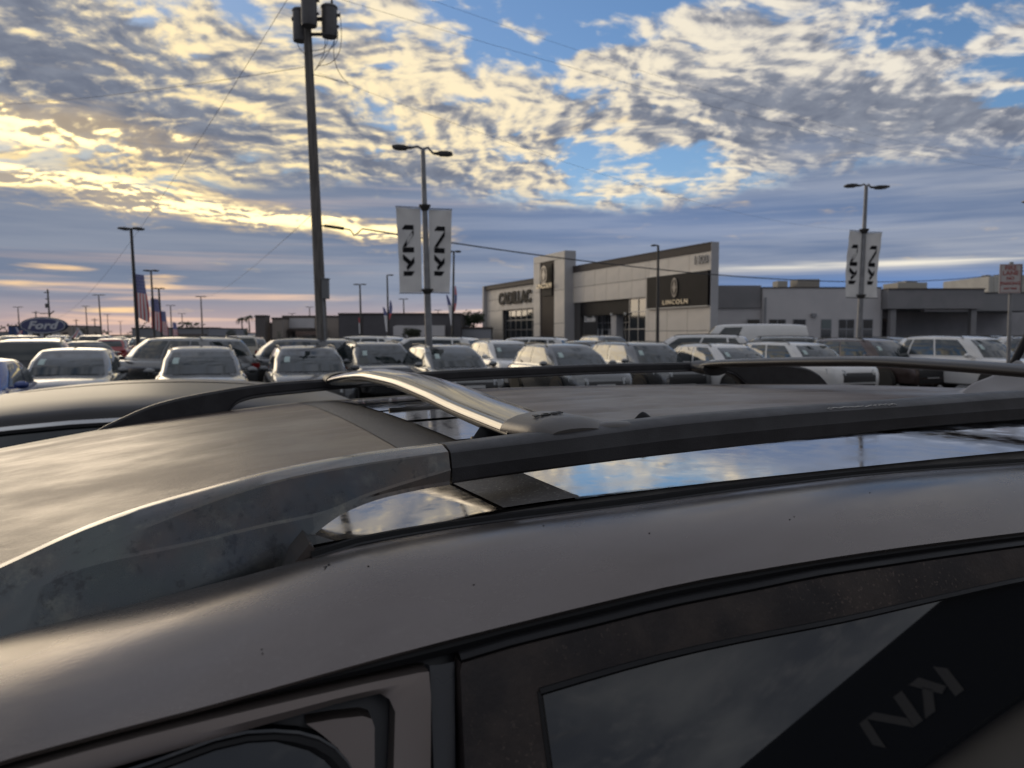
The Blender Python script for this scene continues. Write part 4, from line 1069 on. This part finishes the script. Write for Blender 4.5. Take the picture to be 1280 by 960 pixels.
for k in (((378, 62), (380, 72), (386, 76), (390, 78)), ((412, 57), (414, 72), (410, 80), (400, 96)), ((415, 57), (417, 70), (408, 74), (392, 73)), ((428, 50), (430, 62), (424, 72), (398, 80)),
          ((431, 28), (434, 60), (436, 90), (404, 91)), ((424, 60), (420, 80), (425, 100), (440, 112)), ((399, 97), (410, 84), (424, 70), (428, 45)), ((396, 101), (410, 104), (420, 107), (428, 109))):
    jm.tube(curve(*[uloc(a, b, -.1) for a, b in k]), .010, 5)
jm.build('drop_cables', wire_m, up_)
mb = MB(); z0, z1 = uloc(409, 374)[2], uloc(409, 350)[2]; mb.box((uloc(409.5, 362)[0], -.12, (z0 + z1) / 2), (.19, .22, z1 - z0)); mb.box((uloc(409.5, 362)[0], -.12, z1 + .01), (.23, .26, .03)); mb.build('meter_box', mat('grey_meter_box', (.17, .175, .18), .5, .3), up_)
mb = MB(); mb.tube([(ux(z) + .12, -.14, z) for z in (0, 2, z0)], .03, 8); mb.build('conduit', galv, up_)
mb = MB(); a, b = uloc(408, 284), uloc(432, 287.5); mb.tube([(ux(a[2]) + .1, -.05, a[2]), a], .022, 6); mb.tube([a, b], [.045, .05], 10); mb.build('dead_end_insulator', rubber, up_)

def rope(pts, r, name, label):
    o = MB().tube(pts, r, 6).build(name, wire_m)
    tag(o, label, 'cable'); return o
def sag(a, b, drop, n=24):
    a, b = Vector(a), Vector(b); return [a.lerp(b, t) - Vector((0, 0, drop * 4 * t * (1 - t))) for t in frange(0, 1, n)]
dead = at(440, UY, 288)
far_end = at(1320, 60, 331)
loop_ = [at(432, UY, 287.5), at(440, UY, 289), at(445, UY, 296), at(449, UY, 293), at(455, UY, 287.7)]
main = sag(at(455, UY, 287.7), far_end, 1.5, 40)
rope([tuple(p) for p in loop_] + [tuple(p) for p in main[1:]], .022, 'thick_cable', 'thick cable from the utility pole across the dealership roof')
rope(sag(at(390, UY, 92), at(-90, 60, 137), .5), 0.0074, 'thin_cable', 'thin cable running left from the utility pole')
rope(sag(at(382, UY, -10), at(66, 110, 400), 2.2), 0.0087, 'thin_cable', 'slack cable sloping down left to the small distant pole')
rope(sag(at(398, UY, 2), at(1340, 75, 222), 1.2), 0.0052, 'thin_cable', 'thin cable crossing the clouds from the transformers to the right edge')
rope(sag(at(470, UY + 4, -12), at(1330, 70, 208), 1.5), 0.0046, 'thin_cable', 'upper thin cable high across the clouds at right')
rope(sag(at(404, UY, 100), at(1130, 90, 285), 2.0), 0.0048, 'thin_cable', 'faint cable below the others, passing over the dealership')
rope(sag(at(402, UY, 262), at(256, 104, 372), .6), 0.0074, 'thin_cable', 'faint cable sloping down to the single lamp post left of the pole')

def lamp_head(parent, x, y, z, l, m, dirx=1, tilt=0.0):
    """flat shoebox luminaire on a short arm"""
    mb = MB(); rows = []
    for t, w, th in ((0, .06, .05), (.25, .09, .07), (.34, .17, .10), (.7, .20, .10), (.95, .17, .06), (1, .10, .03)):
        X = x + dirx * l * t; Z = z + tilt * l * t
        rows.append([(X, y - w, Z - th * .5), (X, y - w, Z + th * .35), (X, y - w * .6, Z + th * .5), (X, y + w * .6, Z + th * .5), (X, y + w, Z + th * .35), (X, y + w, Z - th * .5)])
    mb.grid(rows, True, True); return mb.build('lamp_head', m, parent, smooth_=False)

def banner_post(px, pxb, pytop, Y, heads, ban, label, blabels):
    b, tp = at(pxb, Y), at(px, Y, pytop); ln = (tp.x - b.x) / (tp.z - EYE)
    t = thing('lamp_post', label, 'lamp post', (b.x, Y, 0), 0, 'lamp posts with car banners')
    def X(z): return (z - EYE) * ln
    mb = MB(); mb.tube([(X(z), 0, z) for z in (0, .6, 2, 4, 6, tp.z)], [.11, .105, .10, .085, .07, .062], 14); mb.build('pole', galv, t)
    MB().lathe([(.0, 0), (.20, 0), (.20, .55), (.0, .6)], (0, 0, 0), n=16).build('footing', mat('concrete_footing', (.30, .29, .28), .9), t)
    for d, (p_in, p_out, dz, tl) in heads.items():
        a, c = at(p_in, Y, pytop + dz), at(p_out, Y, pytop + dz)
        arm = MB(); arm.tube([(X(tp.z), 0, tp.z - .02), ((X(tp.z) + a.x - b.x) / 2, 0, tp.z + .05 + dz * -.004), (a.x - b.x, 0, a.z + .0)], .035, 8); arm.build('arm', galv, t)
        lamp_head(t, a.x - b.x, 0, a.z, abs(c.x - a.x), darkpole, d, tl)
    # a pair of banners slung between two rods
    for (x0t, x1t, x0b, x1b, y0, y1, dtop, dbot), side, lab in zip(ban, (-1, 1), blabels):
        def q(s, v, o=0.0):
            """s across 0..1 from the pole side outward, v 0 top..1 bottom"""
            xi = x0t + (x0b - x0t) * v; xo = x1t + (x1b - x1t) * v
            pxx = xi + (xo - xi) * s; pyy = y0 + (y1 - y0) * v + (dtop * (1 - v) + dbot * v) * s
            p = at(pxx, Y, pyy)
            return (p.x - b.x, -.05 * s - .16 * sin(v * 4.2 + s * 2) * s * .6 + .02 * sin(v * 23 + s * 6) * s + o, p.z)
        f = thing('banner', lab, 'banner', (b.x, Y, 0), 0, 'white lamp post banners')
        mb = MB(); mb.grid([[q(s, v) for s in frange(0, 1, 6)] for v in frange(0, 1, 18)] ); mb.grid([[q(s, v, .008) for s in frange(0, 1, 6)] for v in frange(0, 1, 18)])
        mb.build('cloth', cloth, f)
        s0, s1 = (.30, .82) if side > 0 else (.74, .20)     # letters stand on their side, reading upwards
        def fn(a, bb, tt): 
            v = .80 - (a / 4.58) * .60; s = s0 + (s1 - s0) * (1 - bb)
            x_, y_, z_ = q(s, v); return (x_, y_ - .012 - tt, z_)
        if side > 0: s0, s1 = .72, .24
        else: s0, s1 = .30, .80
        lg = MB()
        for poly in LOGO:                                  # cut strokes finely so they follow the cloth
            n = len(poly); pts = []
            for i in range(n):
                a0, a1 = poly[i], poly[(i + 1) % n]
                for k in range(4): pts.append((a0[0] + (a1[0] - a0[0]) * k / 4, a0[1] + (a1[1] - a0[1]) * k / 4))
            lg.add([fn(a, c, 0) for a, c in pts], [tuple(range(len(pts)))])
        lg.build('logo', letter_k, f, smooth_=False)
        for v in (-.01, 1.01):
            e, g_ = q(-.12, v), q(1.02, v); MB().tube([(X(e[2]), 0, e[2]), g_], .014, 6).build('rod', darkpole, f)
    for y in (ban[0][4], ban[0][5]):
        z = EYE + (418 - y) / 960 * Y
        MB().lathe([(.0, -.10), (.06, -.10), (.17, .07), (.17, .10), (0, .10)], (X(z), 0, z), n=14).build('banner_bracket', darkpole, t)
banner_post(530.5, 536, 190, 22.0, {-1: (517, 493, -1, .02), 1: (543, 567, 6, -.02)},
            ((527, 497.5, 528, 500.5, 263, 366, -.5, 0), (537, 566, 537.5, 562.5, 264, 365, 2, 1)),
            'nearer grey lamp post with twin heads and two white banners, left of the dealership',
            ('left white banner with a black logo on the nearer lamp post', 'right white banner with a black logo on the nearer lamp post'))
banner_post(1076.5, 1073, 235, 28.0, {-1: (1070, 1050, 0, .0), 1: (1082, 1104, 2, .0)},
            ((1073, 1055.5, 1072.5, 1054.5, 291.5, 372, -.5, -.5), (1078, 1095.5, 1077, 1093.5, 292.5, 372, 1, .5)),
            'lamp post with two white banners in front of the grey service building',
            ('left white banner on the lamp post before the grey service building', 'right white banner on the lamp post before the grey service building'))

def plain_post(px, pxb, pytop, Y, half, label, heads=(-1, 1), m=darkpole, r=.085):
    b, tp = at(pxb, Y), at(px, Y, pytop); ln = (tp.x - b.x) / (tp.z - EYE)
    t = thing('lamp_post', label, 'lamp post', (b.x, Y, 0), 0, 'plain lamp posts of the lots')
    MB().tube([(-EYE * ln, 0, 0), (tp.x - b.x, 0, tp.z)], [r * 1.15, r * .7], 10).build('pole', m, t)
    for d in heads: lamp_head(t, tp.x - b.x, 0, tp.z, half / 960 * Y, m, d)
    return t
for a in ((169, 173, 287.5, 30, 15, 'dark lamp post at far left carrying the tallest flag'),
          (192, 194, 339, 48, 9, 'dark lamp post carrying the middle flag'), (201, 203, 361, 64, 7, 'dark lamp post carrying the smallest of the three near flags'),
          (253, 254, 371, 100, 7, 'lone lamp post between the flags and the utility pole'), (126, 128, 369, 100, 8, 'lamp post right of the blue oval sign'),
          (25, 26, 384, 120, 6, 'lamp post left of the blue oval sign'), (109.5, 110.5, 383, 130, 5, 'thin lamp post between the oval sign and its taller neighbour'),
          (451, 452, 356, 72, 8, 'lamp post with a red flag before the charcoal warehouse'), (505, 506, 374, 100, 6, 'small lamp post left of the bannered lamp post'),
          (568, 566, 315.5, 45, 9, 'lamp post directly right of the nearer banners'), (388, 388, 384, 130, 5, 'thin lamp post left of the utility pole'),
          (366, 366, 392, 150, 5, 'thinnest lamp post before the low pale showroom'), (548, 549, 388, 130, 5, 'thin lamp post seen under the right banner'),
          (215, 215.5, 382, 120, 6, 'small lamp post right of the three flags'), (229, 229.5, 392, 150, 5, 'smallest lamp post above the flat roofed store'), (136, 136.5, 393, 160, 4, 'faint far lamp post near the red store'), (152, 152, 402, 190, 3, 'faintest far lamp post left of the flags')):
    plain_post(*a, r=.075 if a[3] < 60 else .10)
plain_post(485, 486, 344.5, 66, 8, 'one armed lamp post with two narrow flags', (1,), r=.09)
plain_post(821, 821.5, 308, 52, 9, 'one armed black lamp post in front of the black sign panel', (-1,), r=.11)
plain_post(1302, 1300, 254, 27, 31, 'lamp post whose head enters at the right edge', (-1, 1), galv)

# far utility pole beside the oval sign
t = thing('utility_pole', 'far utility pole with crossarms rising above the blue oval sign', 'utility pole', (at(65, 110).x, 110, 0))
zt = EYE + (418 - 362) / 960 * 110
MB().tube([(0, 0, 0), (-.25, 0, zt)], [.16, .11], 8).build('pole', wood, t)
for k, (py, w) in enumerate(((366, .7), (374, .5), (381, .55), (392, 1.6))):
    z = EYE + (418 - py) / 960 * 110; MB().box((-.2 - w * .3, 0, z), (w, .12, .12)).build('crossarm', darkpole, t)
z = EYE + (418 - 385) / 960 * 110; MB().lathe([(0, 0), (.22, 0), (.22, .6), (0, .6)], (-.45, 0, z), n=10).build('transformer', can_m, t)
MB().tube([(-.05, 0, EYE + (418 - 393) / 960 * 110), (.55, 0, EYE + (418 - 389) / 960 * 110)], .09, 6).build('brace', darkpole, t)
for px, py, Y in ((47, 389, 150), (97, 399, 180), (120, 398, 170)):
    t = thing('utility_pole', {47: 'thin far pole just above the oval sign', 97: 'thin far pole right of the oval sign', 120: 'thin far pole beside the tall lamp post at far left'}[px], 'utility pole', (at(px, Y).x, Y, 0), 0, 'thin far poles')
    z = EYE + (418 - py) / 960 * Y; MB().tube([(0, 0, 0), (0, 0, z)], [.14, .1], 6).build('pole', wood, t); MB().box((0, 0, z - .3), (1.4, .12, .12)).build('crossarm', darkpole, t)

# ------------------------------------------------------------------ flags: blue field on top, red and white stripes hanging
flag_b = mat('flag_blue', (.17, .18, .36), .7); flag_r = mat('flag_red', (.62, .13, .14), .7); flag_w = mat('flag_white', (.82, .80, .80), .7)
star_m = mat('flag_star', (.55, .55, .58), .7)
def us_flag(px0, px1, py0, py1, Y, label, skew=0.0, stars=True):
    b = at(px0, Y, py0); w = (px1 - px0) / 960 * Y; hgt = (py1 - py0) / 960 * Y
    f = thing('flag', label, 'flag', tuple(b), 0, 'flags hung on the lamp posts')
    def q(s, v):
        return (w * s * (.62 + .38 * sin(v * 2.2 + .3)) + skew * v * w, .10 * sin(v * 5 + s * 3) * s, -hgt * v * (1 - .10 * (1 - s) * v) - .05 * s)
    mb = MB(); mb.grid([[q(s, v) for s in frange(0, 1, 6)] for v in frange(0, .40, 6)]); mb.build('canton', flag_b, f)
    n = 7
    for k in range(n):
        mb = MB(); mb.grid([[q(k / n + j / n / 2, v) for j in range(3)] for v in frange(.40, 1, 10)]); mb.build('stripe', flag_r if k % 2 == 0 else flag_w, f)
    if stars:
        mb = MB()
        for i in range(5):
            for j in range(5):
                p = q(.12 + i * .19, .04 + j * .075); r = w * .05
                mb.add([(p[0] + r * (1 if m_ % 2 == 0 else .42) * sin(m_ * pi / 5), p[1] - .012, p[2] + r * (1 if m_ % 2 == 0 else .42) * cos(m_ * pi / 5)) for m_ in range(10)], [tuple(range(10))])
        mb.build('stars', star_m, f, smooth_=False)
us_flag(171.5, 187, 343, 402, 30, 'largest striped flag with blue field, nearest of the three on the left', .12)
us_flag(190.5, 203, 373, 414, 48, 'middle striped flag with blue field, second lamp post from the left', .02)
us_flag(203, 210.5, 389, 421, 64, 'smallest of the three striped flags on the left', .1)
us_flag(217, 223, 403, 424, 90, 'tiny far striped flag right of the three larger ones', .1, False)
def narrow_flag(px, py0, py1, Y, w, cols, label, skew):
    f = thing('flag', label, 'flag', tuple(at(px, Y, py0)), 0, 'narrow flags on the middle lamp posts')
    hgt = (py1 - py0) / 960 * Y; W_ = w / 960 * Y; n = len(cols)
    for k, m in enumerate(cols):
        mb = MB(); mb.grid([[(W_ * s * sin(.35 + v * 2.5) + skew / 960 * Y * v, .04 * sin(v * 4 + s), -hgt * v) for s in (0, .5, 1)] for v in frange(k / n, (k + 1) / n, 5)])
        mb.build('panel', m, f)
narrow_flag(448.5, 397, 417, 72, 4, (flag_r, flag_w, flag_w), 'short red and white flag before the charcoal warehouse', 1)
narrow_flag(479, 384, 415, 66, 5, (flag_b, flag_w, flag_w), 'narrow blue and white flag on the one armed post', 4)
narrow_flag(488, 376, 400, 66, 4, (flag_b, flag_b, flag_r), 'narrow blue and red flag on the one armed post', -2)
narrow_flag(558, 369, 407, 45, 5, (flag_b, flag_w, flag_w), 'narrow blue and white flag under the right banner', 6)
narrow_flag(569, 358, 390, 45, 3, (flag_r, flag_b, flag_r), 'narrow red and blue flag on the post right of the banners', -1)
for px, py0, py1, c, lab in ((17, 409, 428, (flag_b, flag_w, flag_b), 'blue and white feather flag left of the oval sign'), (33, 413, 427, (flag_r, flag_w, flag_r), 'red and white feather flag left of the oval sign post'),
                             (93, 410, 424, (flag_b, flag_w, flag_w), 'pale blue feather flag right of the oval sign'), (104, 412, 426, (flag_w, flag_r, flag_w), 'pink feather flag left of the tall lamp post')):
    f = thing('flag', lab, 'flag', tuple(at(px, 80, py0)), 0, 'feather flags along the road')
    hgt = (py1 - py0) / 960 * 80; d = 1 if c[0] is flag_b else -1
    MB().tube([(0, .05, .1), (0, .05, -hgt - 1)], .03, 6).build('pole', darkpole, f)
    for k in range(3):
        mb = MB(); mb.grid([[(d * (.25 + v * .5) * (1 + s), .05 * sin(v * 4), -hgt * v) for s in ((k) / 3, (k + 1) / 3)] for v in frange(0, 1, 6)]); mb.build('panel', c[k], f)

# ------------------------------------------------------------------ signs
OY = 66.0; o0 = at(56.5, OY, 407)
fs_ = thing('oval_sign', 'blue oval car maker sign with white script on a post', 'sign', (o0.x, OY, 0))
A, B = 29 / 960 * OY, 10.6 / 960 * OY
def ell(k, d, n=40): return [(A * k * cos(2 * pi * i / n), -d, o0.z + B * (1 - (1 - k) * A / B) * sin(2 * pi * i / n)) for i in range(n)]
blue_e = mat('sign_blue', (.012, .035, .13), .3, coat=.5); white_e = mat('sign_white', (.55, .56, .60), .4)
MB().grid([[(x, .18, z) for x, _, z in ell(1, 0)], ell(1, .15)], True, True).build('cabinet', mat('sign_dark_blue', (.010, .02, .06), .4), fs_, smooth_=False)
MB().grid([[(x, -.151, z) for x, _, z in ell(.965, 0)], ell(.965, .17)], True, True).build('border', white_e, fs_, smooth_=False)
MB().grid([[(x, -.171, z) for x, _, z in ell(.93, 0)], ell(.93, .19)], True, True).build('face', blue_e, fs_, smooth_=False)
text_mesh('Ford', .92, .02, 'lettering', white_e, fs_, (-.05, -.21, o0.z), (R(90), 0, 0), 1.05, shear=.30, bold=.03, sx=1.35)
mb = MB(); mb.tube([(-.5, 0, 0), (-.5, 0, o0.z - B * .9)], .12, 8); mb.tube([(.5, 0, 0), (.5, 0, o0.z - B * .9)], .12, 8); mb.build('post', darkpole, fs_)

PY_ = 17.6; s0 = at(1258.5, PY_, 349)
ps = thing('parking_sign', 'white parking sign with red lettering on a grey post at the right edge', 'sign', (s0.x, PY_, 0), R(-14))
SW, SH = 24 / 960 * PY_, 36 / 960 * PY_
MB().tube([(.06, .05, 0), (.03, .05, s0.z + SH / 2 + .05)], .042, 10).build('post', galv, ps)
MB().box((0, 0, s0.z), (SW, .03, SH)).build('plate', mat('sign_plate', (.50, .46, .44), .5), ps, smooth_=False)
MB().box((.03, .05, s0.z), (SW, .06, SH)).build('backing', darktrim, ps, smooth_=False)
redp = mat('red_print', (.36, .09, .08), .6)
mb = MB()
for x, z, w, h_ in ((0, SH / 2 - .02, SW * .92, .008), (0, -SH / 2 + .02, SW * .92, .008), (-SW / 2 + .02, 0, .008, SH * .94), (SW / 2 - .02, 0, .008, SH * .94)): mb.box((x, -.017, s0.z + z), (w, .004, h_))
mb.build('border', redp, ps, smooth_=False)
for k, (w_, sz) in enumerate((('FIRE', .135), ('LANE', .135), ('NO', .10), ('PARKING', .095), ('ANY TIME', .06))):
    text_mesh(w_, sz, .002, 'lettering', redp, ps, (0, -.018, s0.z + SH * (.36 - .175 * k)), (R(90), 0, 0), bold=.003)
t = thing('leaning_post', 'black slanted post leaning in at the right edge', 'post', (at(1262, 9).x, 9, 0))
p0, p1 = at(1262, 9, 465), at(1300, 9, 385)
MB().tube([(-.55, 0, 0), (0, 0, p0.z), (p1.x - p0.x, 0, p1.z)], .045, 10).build('pole', rubber, t)
MB().lathe([(0, 0), (.16, 0), (.16, .03), (.05, .06), (0, .06)], (-.55, 0, 0), n=14).build('base', rubber, t)

# ------------------------------------------------------------------ trees and shrubs
leaf_a = mat('dark_leaves', (.035, .055, .026), .7, alt=(.055, .075, .035), vscale=1.2); leaf_b = mat('olive_leaves', (.055, .062, .034), .7, alt=(.035, .045, .025), vscale=1.0)
bark = mat('grey_bark', (.10, .085, .07), .9)
def tree(px, py_top, py_bot, wpx, Y, m, label, name='tree', cat='tree', n=900, seed=1, trunk=True, flat=1.0):
    r_ = random.Random(seed); z1 = EYE + (418 - py_top) / 960 * Y; z0 = max(.1, EYE + (418 - py_bot) / 960 * Y); W_ = wpx / 960 * Y / 2
    t = thing(name, label, cat, (at(px, Y).x, Y, 0))
    if trunk:
        mb = MB(); mb.tube([(0, 0, 0), (.05, .02, z0 * .6), (0, 0, z0 + (z1 - z0) * .6)], [W_ * .10, W_ * .07, W_ * .02], 8)
        for k in range(5):
            a = k * 1.3; mb.tube([(0, 0, z0 * .8), (cos(a) * W_ * .4, sin(a) * W_ * .4, z0 + (z1 - z0) * .45)], [W_ * .04, W_ * .012], 5)
        mb.build('trunk', bark, t)
    mb = MB(); hz = (z1 - z0) / 2
    lobes = [(r_.uniform(-.5, .5), r_.uniform(-.5, .5), r_.uniform(-.55, .55), r_.uniform(.35, .6)) for _ in range(11)]
    for k in range(n):
        lx_, ly_, lz_, lr = r_.choice(lobes)
        d = Vector((r_.gauss(0, 1), r_.gauss(0, 1), r_.gauss(0, 1))).normalized() * lr * r_.uniform(.55, 1.0)
        c = Vector(((lx_ + d.x) * W_, (ly_ + d.y) * W_, z0 + hz + (lz_ + d.z) * hz * flat))
        s = W_ * r_.uniform(.05, .10); u = Vector((r_.gauss(0, 1), r_.gauss(0, 1), r_.gauss(0, 1))).normalized(); v = u.orthogonal().normalized()
        w_ = u.cross(v)
        mb.add([tuple(c + v * s), tuple(c + w_ * s * .6), tuple(c - v * s), tuple(c - w_ * s * .6)], [(0, 1, 2, 3)])
    mb.build('crown' if trunk else 'foliage', m, t, smooth_=False, fix=False); return t
tree(592, 388, 412, 32, 100, leaf_a, 'round dark green tree left of the white dealership', n=1600, seed=4)
tree(516, 410, 424, 27, 80, leaf_b, 'trimmed round shrub under the bannered lamp post', 'shrub', 'shrub', 1500, 5, False)
tree(290, 410, 428, 15, 110, leaf_b, 'small olive tree left of the dark pylons', n=700, seed=6)
tree(309, 408, 420, 10, 120, leaf_a, 'small dark tree close to the dark pylons', n=500, seed=7)
tree(314, 421, 432, 16, 60, leaf_a, 'low dark shrub before the pylons', 'shrub', 'shrub', 900, 8, False)
tree(10, 422, 434, 26, 60, leaf_a, 'low dark shrub at the left edge', 'shrub', 'shrub', 900, 9, False)
tree(84, 420, 432, 26, 62, leaf_a, 'low dark shrub below the tan store', 'shrub', 'shrub', 900, 10, False)
tree(104, 407, 424, 14, 130, leaf_a, 'dark tree between the tan store and the tall lamp post', n=700, seed=11)
tree(122, 410, 428, 10, 130, leaf_b, 'small dark tree behind the tall lamp post at far left', n=500, seed=12)
tree(190, 408, 420, 12, 150, leaf_b, 'dim tree behind the flags', n=500, seed=13)
tree(350, 412, 426, 8, 90, leaf_a, 'slim dark tree beside the pale block', n=400, seed=14)
def palm(px, py, Y, label, seed):
    r_ = random.Random(seed); z = EYE + (418 - py) / 960 * Y
    t = thing('palm_tree', label, 'palm tree', (at(px, Y).x, Y, 0), 0, 'far palm trees')
    MB().tube([(0, 0, 0), (.15, 0, z * .5), (0, 0, z)], [.22, .16, .13], 7).build('trunk', bark, t)
    for k in range(16):
        a = k * 2 * pi / 16 + r_.uniform(-.2, .2); l = r_.uniform(1.1, 1.6); e = r_.uniform(-.1, .9)
        mb = MB(); rows = []
        for s in frange(0, 1, 5):
            c = Vector((cos(a) * l * s, sin(a) * l * s, z + e * l * s - 1.3 * s * s)); w_ = .16 * (1 - s) + .05
            d = Vector((-sin(a), cos(a), -.5)) * w_
            rows.append([tuple(c + d), tuple(c + Vector((0, 0, .04))), tuple(c + Vector((sin(a), -cos(a), -.5)) * w_)])
        mb.grid(rows); mb.build('frond', leaf_b, t, smooth_=False, fix=False)
palm(303, 398, 170, 'left one of the two far palms beside the dark pylon', 1)
palm(312, 396, 175, 'right one of the two far palms beside the dark pylon', 2)
palm(235, 404, 180, 'far palm above the flat roofed store', 3)

# ragged far tree line and scrub behind the stores: one mass
r_ = random.Random(21); mb = MB()
for px in range(-120, 640, 4):
    Y = r_.uniform(230, 320); hgt = r_.uniform(2.2, 4.2) + 1.8 * (sin(px * .037) + sin(px * .11))
    x = (px - 640) / 960 * Y
    for k in range(16):
        c = Vector((x + r_.gauss(0, 1.1), Y + r_.gauss(0, 1.5), max(.2, r_.random() ** .7 * max(1.2, hgt)))); s = r_.uniform(.25, .7)
        u = Vector((r_.gauss(0, 1), r_.gauss(0, 1), r_.gauss(0, 1))).normalized(); v = u.orthogonal().normalized(); w_ = u.cross(v)
        mb.add([tuple(c + v * s), tuple(c + w_ * s * .6), tuple(c - v * s), tuple(c - w_ * s * .6)], [(0, 1, 2, 3)])
o_ = mb.build('tree_line', leaf_a, smooth_=False, fix=False)
tag(o_, 'ragged dark tree line low on the far horizon behind the stores', 'trees', kind='stuff')
